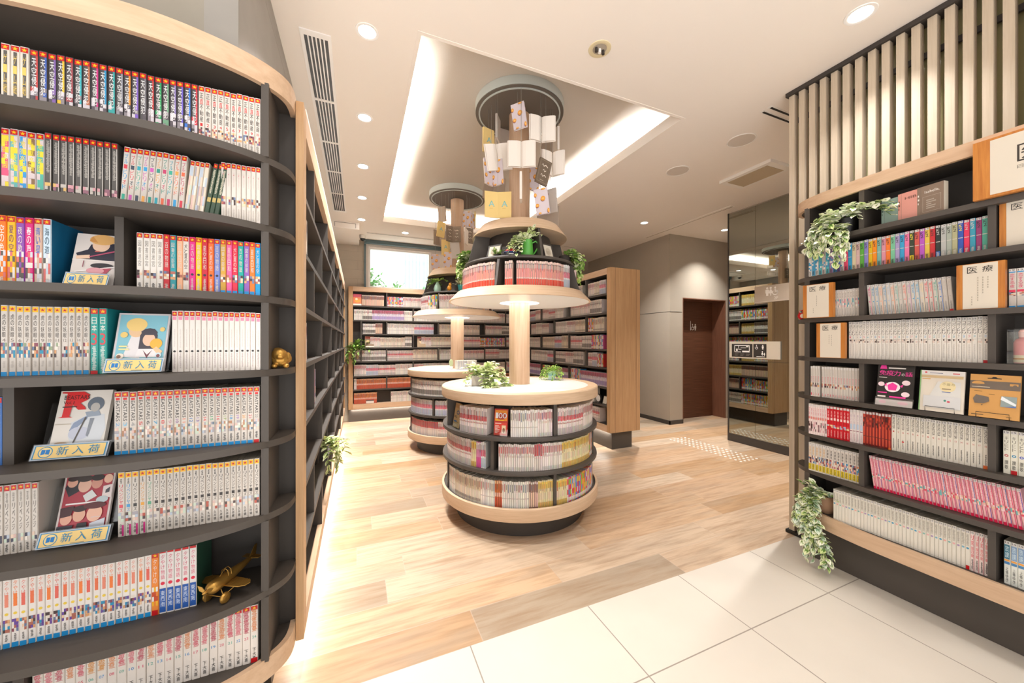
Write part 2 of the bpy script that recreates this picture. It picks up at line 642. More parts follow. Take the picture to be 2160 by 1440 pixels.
nb = empty('neighbour_building', (2.4, 11.0, 0))
tag(nb, 'white building with curtained windows seen through the small window', 'building')
sb(-4, 5, 0, .4, -1, 5.6).build('facade', 'whitegloss', nb)
for x0, x1 in ((-1.15, -.55), (-.50, .10), (.16, .9)):
    w_ = sb(x0, x1, -.05, .02, 2.75, 4.1).build('facade_window', plain('bluish', '#b9cfdf', .3), nb)
    for k in range(5):
        sb(x0 + .05 + k * (x1 - x0 - .1) / 5, x0 + .03 + (k + .8) * (x1 - x0 - .1) / 5, -.06, -.05, 2.8, 4.05).build('curtain_fold', plain('curtainc', '#d5e2ea', .8), w_)
sb(-4, 5, -.12, 0, 2.55, 2.68).build('ledge', 'white', nb)


# ------------------------------------------------------------------ plants
def leaf(mb, p, d, up, L, wd, c1, c2, rng):
    """a folded leaf at p pointing along d, paler rim"""
    d = d.normalized()
    s = d.cross(up)
    if s.length < 1e-3:
        s = Vector((1, 0, 0))
    s.normalize()
    n = s.cross(d)
    for k, (w_, l_, c, o) in enumerate(((wd, L, c2, 0), (wd * .55, L * .8, c1, .0006))):
        a = p + n * o
        tip = p + d * l_ - n * (.12 * L) + n * o
        mid = p + d * (l_ * .45) + n * o
        for sg in (1, -1):
            e1 = p + d * (l_ * .28) + s * (sg * w_ * .42) + n * (.10 * wd + o)
            e2 = p + d * (l_ * .66) + s * (sg * w_ * .36) + n * (.06 * wd + o)
            mb.face([a, mid, tip, e2, e1] if sg < 0 else [a, e1, e2, tip, mid], c)


def stems(mb, base, n, length, leafL, leafW, cols, rng, elev=(.2, 1.2), az=(0, 2 * PI), droop=1.5, per=7, stemc='#5c7a34', limit=None):
    for i in range(n):
        a = rng.uniform(*az)
        e = rng.uniform(*elev)
        d = Vector((math.cos(a) * math.cos(e), math.sin(a) * math.cos(e), math.sin(e)))
        L = length * rng.uniform(.65, 1.1)
        p = Vector(base) + Vector((rng.uniform(-.012, .012), rng.uniform(-.012, .012), 0))
        pts = [p.copy()]
        st = L / per
        for k in range(per):
            d = (d + Vector((0, 0, -droop * st * (k + 1) * 1.4))).normalized()
            p = p + d * st
            if limit:
                p = limit(p)
            pts.append(p.copy())
            for sg in ((1, -1) if k < per - 1 else (0,)):
                ld = (d * .5 + d.cross(Vector((0, 0, 1))) * (sg * .9) + Vector((rng.uniform(-.3, .3), rng.uniform(-.3, .3), rng.uniform(-.1, .5))))
                c1, c2 = rng.choice(cols)
                q = rng.uniform(.75, 1.15)
                leaf(mb, p, ld, Vector((rng.uniform(-.4, .4), rng.uniform(-.4, .4), 1)), leafL * q, leafW * q, c1, c2, rng)
        mb.tube(pts, .0012, 4, hx(stemc), caps=False)


VAR = [(hx('#6f9442'), hx('#dfe3b4')), (hx('#8aa45c'), hx('#eef0d2')), (hx('#5f8438'), hx('#c5d38e')), (hx('#a9bd74'), hx('#f2f1dc'))]
GRN = [(hx('#5d8a34'), hx('#86ad4c')), (hx('#74993f'), hx('#a9c566')), (hx('#4b7430'), hx('#7c9f48'))]
PALE = [(hx('#9db266'), hx('#d3dba0')), (hx('#86a652'), hx('#c2d08a')), (hx('#b9c785'), hx('#e9ecc9'))]

rng = random.Random(3)
tr = empty('garden_tree', (.75, 8.3, 0))
tag(tr, 'leafy green tree in the garden beyond the small window', 'tree')
MB().tube([(0, 0, -.1), (.02, 0, 1.5), (-.05, .05, 2.5)], [.06, .05, .03], 8, hx('#77684f')).build('trunk', 'matte', tr)
mb = MB()
for cx, cz, n in ((-.55, 2.45, 30), (-.1, 2.3, 26), (.55, 2.25, 20), (-.4, 2.05, 26), (.1, 2.0, 16), (.95, 2.2, 18), (-.75, 2.75, 12)):
    stems(mb, (cx, 0, cz), n, .38, .10, .055, [(hx('#4f8a4a'), hx('#79b06c')), (hx('#5f9a57'), hx('#93c487'))], rng, (-.6, 1.3), droop=.4, per=5)
mb.build('foliage', 'leaf', tr)


# ------------------------------------------------------------------ bookcases
def smooth_curve(pts, k=4):
    out = []
    for i in range(len(pts) - 1):
        p0 = pts[max(i - 1, 0)]
        p1, p2 = pts[i], pts[i + 1]
        p3 = pts[min(i + 2, len(pts) - 1)]
        for j in range(k):
            t = j / k
            out.append(tuple(.5 * (2 * p1[a] + (p2[a] - p0[a]) * t + (2 * p0[a] - 5 * p1[a] + 4 * p2[a] - p3[a]) * t * t + (3 * p1[a] - p0[a] - 3 * p2[a] + p3[a]) * t ** 3) for a in (0, 1)))
    out.append(pts[-1])
    return out


def inset_curve(cv, d):
    out = []
    for i, p in enumerate(cv):
        a, b = cv[max(i - 1, 0)], cv[min(i + 1, len(cv) - 1)]
        tx, ty = b[0] - a[0], b[1] - a[1]
        L = math.hypot(tx, ty)
        out.append((p[0] - ty / L * d, p[1] + tx / L * d))
    return out


def band(cv, z0, z1, d, name, mat, parent):
    """a curved board standing on edge along the curve, d thick towards the inside"""
    ins = inset_curve(cv, d)
    poly = cv + ins[::-1]
    return MB().prism(poly, z0, z1).build(name, mat, parent, smooth=True)


def lm(o, org):
    """move a part's mesh so that it hangs under an Empty standing at org"""
    o.data.transform(Matrix.Translation((-org[0], -org[1], -org[2])))
    return o


# --- the curved bookcase with the gold aeroplane
LA = (-.62, 1.45, 0)
la = tag(empty('curved_bookcase', LA), 'curved charcoal bookcase with wooden rims holding the gold aeroplane', 'bookcase')
lcv = smooth_curve([(-1.32, 1.39), (-1.1, 1.35), (-.9, 1.322), (-.75, 1.308), (-.6, 1.306), (-.5, 1.318), (-.42, 1.34), (-.35, 1.368), (-.29, 1.405), (-.245, 1.448), (-.222, 1.49), (-.2145, 1.535), (-.2145, 1.58)])
LZ = [1.909, 1.684, 1.451, 1.209, .973, .734, .484, .253]
lpoly = lcv + [(-1.32, 1.58)]
for z in LZ[:7]:
    lm(MB().prism(lpoly, z - .022, z).build('shelf', 'charcoal', la, True), LA)
inn = inset_curve(lcv, .0185)
lm(MB().prism(inn + [(-1.32, 1.579)], .215, .250).build('bottom_shelf', 'charcoal', la, True), LA)
lm(MB().prism(inn + [(-1.32, 1.579)], 2.150, 2.20).build('top_board', 'charcoal', la, True), LA)
lm(band(lcv, .187, .257, .018, 'bottom_rim', 'oak_x', la), LA)
lm(band(lcv, 2.143, 2.215, .018, 'top_band', 'oak_x', la), LA)
lm(sb(-1.32, -.2145, 1.5805, 1.60, .187, 2.20).build('back_panel', 'charcoal2', la), LA)
lm(sb(-1.32, -.33, 1.43, 1.579, .001, .214).build('plinth', 'dark', la), LA)
ltops = [2.150] + [z - .022 for z in LZ[:7]]
for r in range(8):
    xs = [(-.291, -.270)]
    xs += {2: [(-.646, -.626)], 4: [(-.866, -.845)], 7: [(-.848, -.827)], 0: [(-1.0, -.98)], 5: [(-1.0, -.98)]}.get(r, [])
    for a, b in xs:
        lm(sb(a, b, 1.412, 1.58, LZ[r] - (.003 if r == 7 else 0), ltops[r]).build('divider', 'charcoal', la), LA)

# --- the curved bookcase under the slatted screen
RA = (2.55, .6, 0)
ra = tag(empty('curved_bookcase', RA), 'curved charcoal bookcase with wooden rims under the slatted screen', 'bookcase')
rcv = smooth_curve([(2.43, -.45), (2.43, .0), (2.43, .45), (2.431, .8), (2.437, 1.0), (2.446, 1.1), (2.462, 1.2), (2.485, 1.29), (2.515, 1.355), (2.555, 1.40), (2.605, 1.428), (2.66, 1.436)])
rcv = rcv[::-1]
RZ = [1.896, 1.69, 1.44, 1.21, .98, .755, .538, .30]
rtops = [2.105] + [z - .024 for z in RZ[:7]]
rpoly = rcv + [(2.66, -.45)]
for z in RZ[:7]:
    lm(MB().prism(rpoly, z - .024, z).build('shelf', 'charcoal', ra, True), RA)
rin = inset_curve(rcv, .0185)
lm(MB().prism(rin + [(2.66, -.45)], .26, .298).build('bottom_shelf', 'charcoal', ra, True), RA)
lm(MB().prism(rin + [(2.66, -.45)], 2.107, 2.145).build('top_board', 'charcoal', ra, True), RA)
lm(band(rcv, .222, .302, .018, 'bottom_rim', 'oak', ra), RA)
lm(band(rcv, 2.10, 2.163, .018, 'top_band', 'oak', ra), RA)
lm(sb(2.6605, 2.685, -.45, 1.335, .222, 2.155).build('back_panel', 'charcoal2', ra), RA)
lm(sb(2.535, 2.66, -.45, 1.308, .001, .259).build('plinth', 'charcoal', ra), RA)
for r in range(8):
    lm(sb(2.495, 2.66, 1.308, 1.335, RZ[r] - (.002 if r == 7 else 0), rtops[r]).build('end_panel', 'charcoal', ra), RA)
    ys = (1.035, .19) if r % 2 == 0 else (.606, -.23)
    for y in ys:
        lm(sb(2.452, 2.66, y, y + .022, RZ[r] - (.002 if r == 7 else 0), rtops[r]).build('divider', 'charcoal', ra), RA)

# --- slatted screen and the tinted glass behind it
SA = (2.735, .5, 0)
ss = tag(empty('slatted_screen', SA), 'tall screen of beige wooden slats rising to the ceiling', 'screen')
proto_s = None
for k in range(33):
    y1 = 1.546 - .0596 * k
    if proto_s is None:
        o = sb(-.02, .021, -.0335, 0, .022, 2.972).build('slat', 'slat', ss)
        proto_s = o
    else:
        o = proto_s.copy()
        COL.objects.link(o)
    o.parent = ss
    o.location = (2.735 - SA[0], y1 - SA[1], 0)
lm(sb(2.70, 2.79, -.45, 1.56, .001, .021).build('base_rail', 'black', ss), SA)
lm(sb(2.70, 2.79, -.45, 1.56, 2.973, 2.999).build('head_rail', 'dark', ss), SA)
for z in (2.80,):
    lm(sb(2.762, 2.78, -.45, 1.53, z, z + .03).build('cross_rail', 'dark', ss), SA)
mb = MB()
mb.box(2.81, 2.83, -1.2, 1.56, .001, 2.999)
struct(mb.build('window_2', 'tinted'))
struct(sb(2.805, 2.81, -1.2, 1.56, 2.20, 2.235).build('trim_4', 'charcoal2'))

# --- wall run of shelves on the long wall
LV = [1.895, 1.66, 1.435, 1.21, .985, .745, .525, .29]
WA = (-.29, 4.0, 0)
wa = tag(empty('wall_bookcase', WA), 'long charcoal bookcase with oak frame along the grey tiled wall, mostly empty', 'bookcase')
WL = [1.872, 1.652, 1.438, 1.218, .985, .745, .50, .257]
Y0, Y1 = 1.607, 6.38
lm(sb(-.213, -.187, 1.558, 1.632, .187, 2.198).build('stile', 'oak_z', wa), WA)
lm(sb(-.213, -.187, 6.32, 6.38, .187, 2.198).build('stile', 'oak_z', wa), WA)
lm(sb(-.213, -.187, 1.632, 6.32, 2.104, 2.198).build('top_rail', 'oak', wa), WA)
lm(sb(-.213, -.187, 1.632, 6.32, .187, .255).build('bottom_rail', 'oak', wa), WA)
lm(sb(-.398, -.385, Y0, Y1, .187, 2.198).build('back_panel', 'charcoal2', wa), WA)
lm(sb(-.385, -.2135, Y0, Y1, 2.106, 2.198).build('top_board', 'charcoal', wa), WA)
lm(sb(-.385, -.2135, Y0, Y1, .215, .253).build('bottom_shelf', 'charcoal', wa), WA)
lm(sb(-.385, -.2135, Y0, Y0 + .02, .255, 2.104).build('side_panel', 'charcoal', wa), WA)
lm(sb(-.398, -.30, Y0, Y1, .001, .186).build('plinth', 'charcoal', wa), WA)
lm(sb(-.385, -.187, 1.632, 6.38, 2.20, 2.215).build('top_trim', 'white', wa), WA)
for z in WL[:7]:
    lm(sb(-.385, -.189, 1.632, 6.32, z - .02, z).build('shelf', 'charcoal', wa), WA)
wt = [2.104] + [z - .02 for z in WL[:7]]
for r in range(8):
    for k in range(6):
        y = (1.94 if r % 2 == 0 else 2.345) + .825 * k
        if y < 6.2:
            lm(sb(-.385, -.190, y, y + .02, WL[r] - (.003 if r == 7 else 0), wt[r]).build('divider', 'charcoal', wa), WA)

# --- shelves across the back
BA = (1.3, 6.48, 0)
ba = tag(empty('wall_bookcase', BA), 'charcoal bookcase with oak frame under the small window, packed with paperbacks', 'bookcase')
BX0, BX1, BY0, BY1 = -.14, 2.775, 6.42, 6.555
lm(sb(BX0, BX0 + .066, BY0, BY1, .205, 2.20).build('stile', 'oak_z', ba), BA)
lm(sb(BX0 + .066, BX1, BY0, BY1, 2.128, 2.20).build('top_rail', 'oak_x', ba), BA)
lm(sb(BX0 + .066, BX1, BY0, BY1, .205, .285).build('bottom_rail', 'oak_x', ba), BA)
lm(sb(BX0 + .066, BX1, BY1 - .012, BY1, .286, 2.127).build('back_panel', 'charcoal2', ba), BA)
lm(sb(BX0, BX1, BY0 + .03, BY1, .001, .204).build('plinth', 'charcoal', ba), BA)
btop = [2.127] + [z - .022 for z in LV[:7]]
XN = .06                                                     # right side of the tall niche
for i, z in enumerate(LV[:7]):
    a = XN if i in (2, 3) else BX0 + .067
    lm(sb(a, BX1, BY0 + .004, BY1 - .0125, z - .022, z).build('shelf', 'charcoal', ba), BA)
lm(sb(XN - .02, XN, BY0 + .004, BY1 - .0125, LV[4] + .001, LV[1] - .0225).build('divider', 'charcoal', ba), BA)
BDIV = {}
for r in range(8):
    BDIV[r] = [.447 + .866 * k for k in range(3)] if r % 2 == 0 else [.88 + .866 * k for k in range(2)] + [2.6]
    for x in BDIV[r]:
        lm(sb(x - .01, x + .01, BY0 + .006, BY1 - .0125, (LV[r] if r < 7 else .286), btop[r]).build('divider', 'charcoal', ba), BA)

# --- double-sided unit ending in the oak panel
MA = (3.0, 5.0, 0)
ma = tag(empty('double_bookcase', MA), 'two-faced charcoal bookcase whose oak end panel stands out into the room', 'bookcase')
MX0, MX1, MY0, MY1 = 2.78, 3.234, 3.54, 6.405
mb = MB().box(MX0 + .02, MX1, MY0, MY0 + .03, .206, 2.197)
for x in (2.852, 3.172):
    mb.box(x, x + .004, MY0 - .0006, MY0, .206, 2.197, m=1)
lm(mb.build('end_panel', ['oak_z', 'walnut_plain'], ma), MA)
for xa, xb in ((MX0, MX0 + .0195), (MX1 - .02, MX1)):
    q = .0305 if xb == MX1 else 0
    lm(sb(xa, xb, MY0 + q, MY0 + .066, .206, 2.197).build('stile', 'oak_z', ma), MA)
    lm(sb(xa, xb, MY0 + .066, MY1, 2.124, 2.197).build('top_rail', 'oak', ma), MA)
    lm(sb(xa, xb, MY0 + .066, MY1, .206, .285).build('bottom_rail', 'oak', ma), MA)
lm(sb(2.995, 3.02, MY0 + .031, MY1, .206, 2.12).build('centre_panel', 'charcoal2', ma), MA)
lm(sb(MX0 + .0205, MX1 - .0205, MY0 + .067, MY1, 2.124, 2.197).build('top_board', 'charcoal', ma), MA)
lm(sb(2.825, 3.13, 3.57, MY1, .001, .204).build('plinth', 'charcoal', ma), MA)
MDIV = {}
for side, (xa, xb) in enumerate(((MX0 + .004, 2.994), (3.021, MX1 - .004))):
    for z in LV[:7]:
        lm(sb(xa, xb, MY0 + .067, MY1, z - .022, z).build('shelf', 'charcoal', ma), MA)
    lm(sb(xa + .018, xb - .018, MY0 + .067, MY1, .24, .288).build('bottom_shelf', 'charcoal', ma), MA)
    for r in range(8):
        MDIV[r] = [4.06 + .86 * k for k in range(3)] if r % 2 == 0 else [3.63 + .86 * k + .4 for k in range(3)]
        if r % 2 == 1:
            MDIV[r] = [4.49, 5.35, 6.2]
        for y in MDIV[r]:
            lm(sb(xa + .004, xb, y - .01, y + .01, LV[r] if r < 7 else .288, btop[r] if r else 2.123).build('divider', 'charcoal', ma), MA)

# light strips fixed under the plinth overhangs
for nm, lbl, loc, rot, sx, sy, w in (
        ('plinth_light', 'hidden light strip under the long wall bookcase', (-.255, 4.0, .183), (0, 0, 0), .03, 4.6, 14),
        ('plinth_light', 'hidden light strip under the bookcase below the window', (1.0, 6.432, .20), (0, 0, 0), 2.2, .02, 6),
        ('plinth_light', 'hidden light strip under the two-faced bookcase', (2.802, 4.9, .203), (0, 0, 0), .03, 2.6, 7)):
    o = sb(-sx / 2, sx / 2, -sy / 2, sy / 2, 0, .002).build(nm, 'white')
    o.location = loc
    tag(o, lbl, 'light strip')
    area_light('strip_light', (0, 0, -.002), rot, sx, sy, w, (1, .93, .84), o)


# ------------------------------------------------------------------ display towers
def make_tower(name, loc, label):
    t = tag(empty(name, loc), label, 'display tower')
    n = 96
    MB().lathe([(0, 0.001), (.50, .001), (.50, .143), (0, .143)], n).build('base', 'charcoal2', t, True)
    MB().lathe([(.46, .1435), (.612, .1435), (.614, .15), (.614, .226), (.608, .230), (.597, .230), (.597, .215)], n).build('bottom_rim', 'oak_ring', t, True)
    MB().lathe([(0, .2), (.598, .2), (.598, .219), (0, .219)], n).build('bottom_shelf', 'charcoal', t, True)
    for z in (.461, .682):
        MB().lathe([(.3, z - .024), (.606, z - .024), (.608, z - .012), (.606, z), (.3, z)], n).build('shelf', 'charcoal', t, True)
    MB().lathe([(.43, .219), (.43, .893)], n).build('core', 'charcoal2', t, True)
    MB().lathe([(.30, .8935), (.612, .8935), (.615, .90), (.615, .962), (.609, .968), (.541, .968), (.541, .955)], n).build('tabletop', 'oak_ring', t, True)
    MB().lathe([(.0, .965), (.5405, .965)], n).build('table_inlay', 'whitegloss', t, True)
    c = 0
    for (za, zb, angs) in ((.219, .437, (-156.5, -66.5, 23.5, 113.5)), (.461, .658, (-108, -18, 72, 162)), (.682, .893, (-156.5, -66.5, 23.5, 113.5))):
        for a in angs:
            b = sb(.43, .585, -.011, .011, za, zb)
            b.xf(Matrix.Rotation(R(a - 114), 4, 'Z'))
            b.build('divider', 'charcoal', t)
    MB().lathe([(.083, .966), (.083, 3.12)], 48).build('column', 'column', t, True)
    # upper tray
    MB().lathe([(.10, 1.612), (.562, 1.612), (.562, 1.616), (.497, 1.684), (.2, 1.684)], n).build('tray', 'oak_ring', t, True)
    MB().lathe([(.16, 1.6115), (.548, 1.6115)][::-1], n).build('tray_underside', 'whitegloss', t, True)
    MB().lathe([(.085, 1.611), (.158, 1.611)][::-1], 48).build('lamp_ring', 'ring_glow', t, True)
    L = area_light('tower_lamp', (0, 0, 1.60), (0, 0, 0), .9, .9, 5, (1, .95, .89), t, 'DISK', R(150))
    MB().lathe([(.36, 1.684), (.24, 2.12)], n).build('upper_core', 'charcoal2', t, True)
    MB().lathe([(.25, 1.882), (.434, 1.882), (.438, 1.891), (.434, 1.901), (.25, 1.901)], n).build('shelf', 'charcoal', t, True)
    MB().lathe([(.20, 2.112), (.377, 2.112), (.377, 2.116), (.315, 2.20), (.085, 2.20)], n).build('top_band', 'oak_ring', t, True)
    for (za, zb, ra_, rb, angs) in ((1.684, 1.882, .485, .43, (-110, -20, 70, 160)), (1.901, 2.112, .425, .366, (-158, -68, 22, 112))):
        for a in angs:
            m_ = MB()
            h = .009
            k0, k1 = (.33, .28) if za < 1.8 else (.28, .25)
            for p in ([(k0, -h, za), (ra_, -h, za), (rb, -h, zb), (k1, -h, zb)], [(k0, h, za), (k1, h, zb), (rb, h, zb), (ra_, h, za)], [(ra_, -h, za), (ra_, h, za), (rb, h, zb), (rb, -h, zb)], [(k0, -h, za), (k0, h, za), (ra_, h, za), (ra_, -h, za)], [(k1, -h, zb), (rb, -h, zb), (rb, h, zb), (k1, h, zb)]):
                m_.face(p)
            m_.xf(Matrix.Rotation(R(a - 114), 4, 'Z'))
            m_.build('upper_divider', 'charcoal', t)
    d = MB().lathe([(0, 3.125), (.318, 3.125), (.318, 3.120), (.327, 3.120), (.327, 3.125), (.352, 3.125), (.352, 3.132), (0, 3.132)], n).build('canopy_disc', 'discdark', t, True)
    MB().lathe([(.33, 3.133), (.354, 3.133), (.354, 3.198), (.33, 3.198)], n).build('canopy_rim', 'ringgrey', d, True)
    MB().lathe([(.317, 3.1248), (.317, 3.1185), (.328, 3.1185), (.328, 3.1248)], n).build('canopy_ring', 'ringgrey', d, True)
    return t


T1, T2 = (1.20, 2.673), (1.18, 4.585)
tw1 = make_tower('display_tower', (*T1, 0), 'round book tower nearest the pale tiles, shaped like a tree around its column')
tw2 = copy_tree(tw1)
tw2.location = (*T2, 0)
tw2['label'] = 'round book tower farther in, between the first tower and the small window'
tw1['group'] = tw2['group'] = 'round book towers'


# ------------------------------------------------------------------ books
PAGE = hx('#e6dcc9')
STAR = [(math.cos(PI / 2 + k * PI / 5) * (1 if k % 2 == 0 else .42), math.sin(PI / 2 + k * PI / 5) * (1 if k % 2 == 0 else .42)) for k in range(10)]


def book_mesh(mb, t, d, h, base, els, side=None):
    """upright book: spine on the -y side at y = 0, thickness along x, z up; els are drawn on the spine from top (0) to foot (1)"""
    side = side or base
    c = min(.0014, t * .12)
    poly = [(-t / 2 + c, 0), (t / 2 - c, 0), (t / 2, c * 1.3), (t / 2, d), (-t / 2, d), (-t / 2, c * 1.3)]
    b = len(mb.V)
    mb.V += [(x, y, 0) for x, y in poly] + [(x, y, h) for x, y in poly]
    for i in range(6):
        j = (i + 1) % 6
        mb.F.append((b + i, b + j, b + 6 + j, b + 6 + i))
        mb.C.append(side if i in (2, 4) else PAGE if i == 3 else base)
        mb.MI.append(0)
    mb.F.append(tuple(b + i for i in reversed(range(6))))
    mb.C.append(PAGE)
    mb.MI.append(0)
    mb.F.append(tuple(b + 6 + i for i in range(6)))
    mb.C.append(PAGE)
    mb.MI.append(0)
    w = t - 2 * c
    U, W = Vector((1, 0, 0)), Vector((0, 0, 1))
    lay = [0]

    def P(x, z):
        return Vector((-w / 2 + x * w, -.00012 * lay[0] - .0001, z))

    for e in els:
        k = e[0]
        lay[0] += 1
        if k == 'r':                                        # band f0 f1 colour [x0 x1]
            x0, x1 = (e[4], e[5]) if len(e) > 4 else (0, 1)
            mb.flat([(0, 0), ((x1 - x0) * w, 0), ((x1 - x0) * w, (e[2] - e[1]) * h), (0, (e[2] - e[1]) * h)], P(x0, h * (1 - e[2])), U, W, e[3])
        elif k == 's':                                      # star sticker f0 f1 ground star
            z0, z1 = h * (1 - e[2]), h * (1 - e[1])
            mb.flat([(0, 0), (w, 0), (w, z1 - z0), (0, z1 - z0)], P(0, z0), U, W, e[3])
            lay[0] += 1
            rr = min(w * .42, (z1 - z0) * .44)
            mb.flat([(x * rr, y * rr) for x, y in STAR], P(.5, (z0 + z1) / 2), U, W, e[4])
        elif k == 'v':                                      # stacked characters f0 f1 text colour width
            tx = e[3]
            step = (e[2] - e[1]) * h / len(tx)
            for i, ch in enumerate(tx):
                cc = e[4][i % len(e[4])] if isinstance(e[4], list) else e[4]
                mb.text(ch, P((1 - e[5]) / 2, h * (1 - e[1]) - step * (i + 1) + step * .06), U, W, w * e[5], step * .88, cc, keep=False)
        elif k == 'u':                                      # turned text f0 f1 text colour width
            L = (e[2] - e[1]) * h
            mb.text(e[3], P((1 - e[5]) / 2, h * (1 - e[1])), Vector((0, 0, -1)), Vector((1, 0, 0)), L, w * e[5], e[4], keep=False)
        elif k == 'h':                                      # level text f0 f1 text colour width
            mb.text(e[3], P((1 - e[5]) / 2, h * (1 - e[2])), U, W, w * e[5], (e[2] - e[1]) * h, e[4], keep=False)
        elif k == 'p':                                      # little picture f0 f1 palette seed [cols rows]
            rg = random.Random(e[4])
            nx, ny = e[5] if len(e) > 5 else (3, 4)
            for i in range(nx):
                for j in range(ny):
                    if rg.random() < .86:
                        x0, x1 = i / nx, (i + 1) / nx
                        f0 = e[1] + (e[2] - e[1]) * j / ny
                        f1 = e[1] + (e[2] - e[1]) * (j + 1) / ny
                        q = rg.uniform(-.06, .06)
                        mb.flat([(0, 0), ((x1 - x0) * w, q * .1 * h), ((x1 - x0) * w, (f1 - f0) * h), (0, (f1 - f0) * h)], P(x0, h * (1 - f1)), U, W, rg.choice(e[3]))
        elif k == 'd':                                      # dot f colour radius(width share)
            rr = w * e[3]
            mb.flat([(rr * math.cos(a * PI / 6), rr * math.sin(a * PI / 6)) for a in range(12)], P(.5, h * (1 - e[1])), U, W, e[2])
        elif k == 'l':                                      # small lettering, dashes f0 f1 colour seed width
            rg = random.Random(e[4])
            f = e[1]
            while f < e[2] - .004:
                g = rg.uniform(.010, .018)
                a, b2 = rg.uniform(.0, .3), rg.uniform(.7, 1.0)
                x0, x1 = .5 + (a - .5) * e[5], .5 + (b2 - .5) * e[5]
                mb.flat([(0, 0), ((x1 - x0) * w, 0), ((x1 - x0) * w, g * .55 * h), (0, g * .55 * h)], P(x0, h * (1 - f - g * .55)), U, W, e[3])
                f += g


RED, YEL, BLU, BLK, WHI = hx('#c4141c'), hx('#f2b90c'), hx('#1f8fd0'), hx('#2b2725'), hx('#d0c8bf')
CREAM, GREY = hx('#ddd3c6'), hx('#8d8780')
SK = [hx(c) for c in ('#e8c7a8', '#4a3a3a', '#b06a5a', '#6a7a9a', '#d8a070', '#8a4a5a', '#e6dccf')]
SOFT = [hx(c) for c in ('#e2c9b5', '#b9c3cf', '#c8d6c2', '#d9b7ae', '#a7a2a8', '#ebe2d6')]
STICK = ('s', .012, .085, RED, YEL)
STICKY = ('s', .012, .085, YEL, RED)


def L1a(i):
    return (.0185, .185, hx('#d5ccc0'), [STICK, ('r', .10, .97, hx('#57534f'), .30, .74), ('v', .14, .72, 'ゲーム戦', hx('#d9b95e'), .5), ('h', .84, .95, str(8 + i), BLK, .8)], None)


C1 = ['#b43c3c', '#3f5fae', '#7a5aa0', '#d9b431', '#9a4a52', '#2ba6b0', '#b06a4a', '#c0307c', '#2a8fc0', '#2a9a9a', '#8a8a92', '#e08a2a', '#7b5ab8', '#77757b', '#b23a3a', '#1f9a5a', '#6a9a7a', '#8a7ab0', '#6a5ac0', '#2f6fc8', '#c43040']


def L1b(i):
    c = hx(C1[i])
    return (.0168, .185, hx('#4d494c'), [('r', .085, 1, c, .70, 1), ('r', .085, 1, hx('#3c383a'), .0, .16), ('p', .55, .93, [c, hx('#8a8288'), hx('#c9c2c8'), hx('#554d55')], 10 + i, (2, 6)), STICK, ('v', .12, .66, '天空侵犯', hx('#efece9'), .66), ('h', .78, .88, str(i + 1), WHI, .6 if i < 9 else .8)], None)


def L1c(i):
    return (.0166, .185, WHI, [STICK, ('v', .11, .60, '正直不動産', [BLK, RED, BLK, BLK, BLK], .66), ('h', .62, .67, str(i + 1), RED, .45), ('p', .69, .83, SK, 40 + i), ('l', .85, .97, GREY, i, .6)], None)


C2 = ['#e0587e', '#6ab4b0', '#3a9ad8', '#8a6a4a', '#59b3a0']


def L2a(i):
    return (.0163, .185, hx('#cfc6c6'), [('r', .09, .80, hx(C2[i]), .1, .9), ('p', .1, .85, [hx(C2[i]), hx('#e8d43c'), hx('#d8c8c8')], 60 + i, (2, 9)), STICK, ('v', .14, .58, '地獄楽園', hx('#f2dc3a'), .7), ('l', .85, .97, GREY, i, .7)], None)


def L2b(i):
    return (.0150, .19, hx('#575350'), [('r', .09, .99, hx('#cfc9c2'), .86, 1), STICK, ('l', .12, .58, hx('#b9b3aa'), 70 + i, .6), ('p', .72, .82, [hx('#d8a0a8'), hx('#9a6a7a'), hx('#c8c0b8'), hx('#e0b870')], 80 + i, (2, 2)), ('l', .84, .96, hx('#b9b3aa'), 90 + i, .5)], None)


C2c = ['#3a9ad0', '#d04050', '#3aa890', '#c85ab0', '#404a5a', '#e0a050', '#2f8f80', '#2f9fb0', '#e06a4a', '#c0406a']


def L2c(i):
    return (.0146, .185, WHI, [STICK, ('v', .11, .68, 'ブルーピリオド', [hx(C2c[i]), hx(C2c[i]), hx(C2c[(i * 3 + 1) % 10])], .7), ('r', .75, .88, hx(C2c[(i + 2) % 10]), .2, .8), ('l', .89, .97, GREY, i, .6)], None)


def L2d(i):
    return (.0120, .175, hx('#ddd0bd'), [('p', .1, .95, SOFT, 100 + i, (2, 5)), STICK], None)


def L2e(i):
    return (.0125, .178, hx('#3d5040'), [STICK, ('l', .12, .55, hx('#d8d0b8'), 110 + i, .7), ('r', .62, .70, hx('#b8a060'))], hx('#2f5a44'))


def L2f(i):
    return (.0142, .185, WHI, [STICK, ('l', .16, .40, hx('#c9b8b4'), 120 + i, .4), ('d', .2, hx('#d0606a'), .12), ('p', .58, .72, SK, 130 + i, (2, 3)), ('l', .78, .95, hx('#b8b0a8'), i, .5)], None)


C3 = ['#f07a1c', '#f2b81c', '#8c4fae', '#d5247c', '#cfae9a', '#c8dbe8']


def L3a(i):
    return (.0168, .185, hx(C3[i]), [('p', .50, .97, [hx('#5a544f'), hx('#cfcfd8'), hx('#d8706a'), hx('#e8e0d8'), hx(C3[i])], 140 + i, (3, 6)), STICK, ('v', .13, .52, ['空の色', '夏の空', '夜の歌', '春の声', '青い星', '海の道'][i], [hx('#f5efe8'), hx('#5a3f6a'), hx('#f0e0d0'), hx('#ffffff'), hx('#3a6ac0'), hx('#3c5a6a')][i], .62), ('l', .88, .97, WHI, i, .6)], hx('#1f78a8') if i == 5 else None)


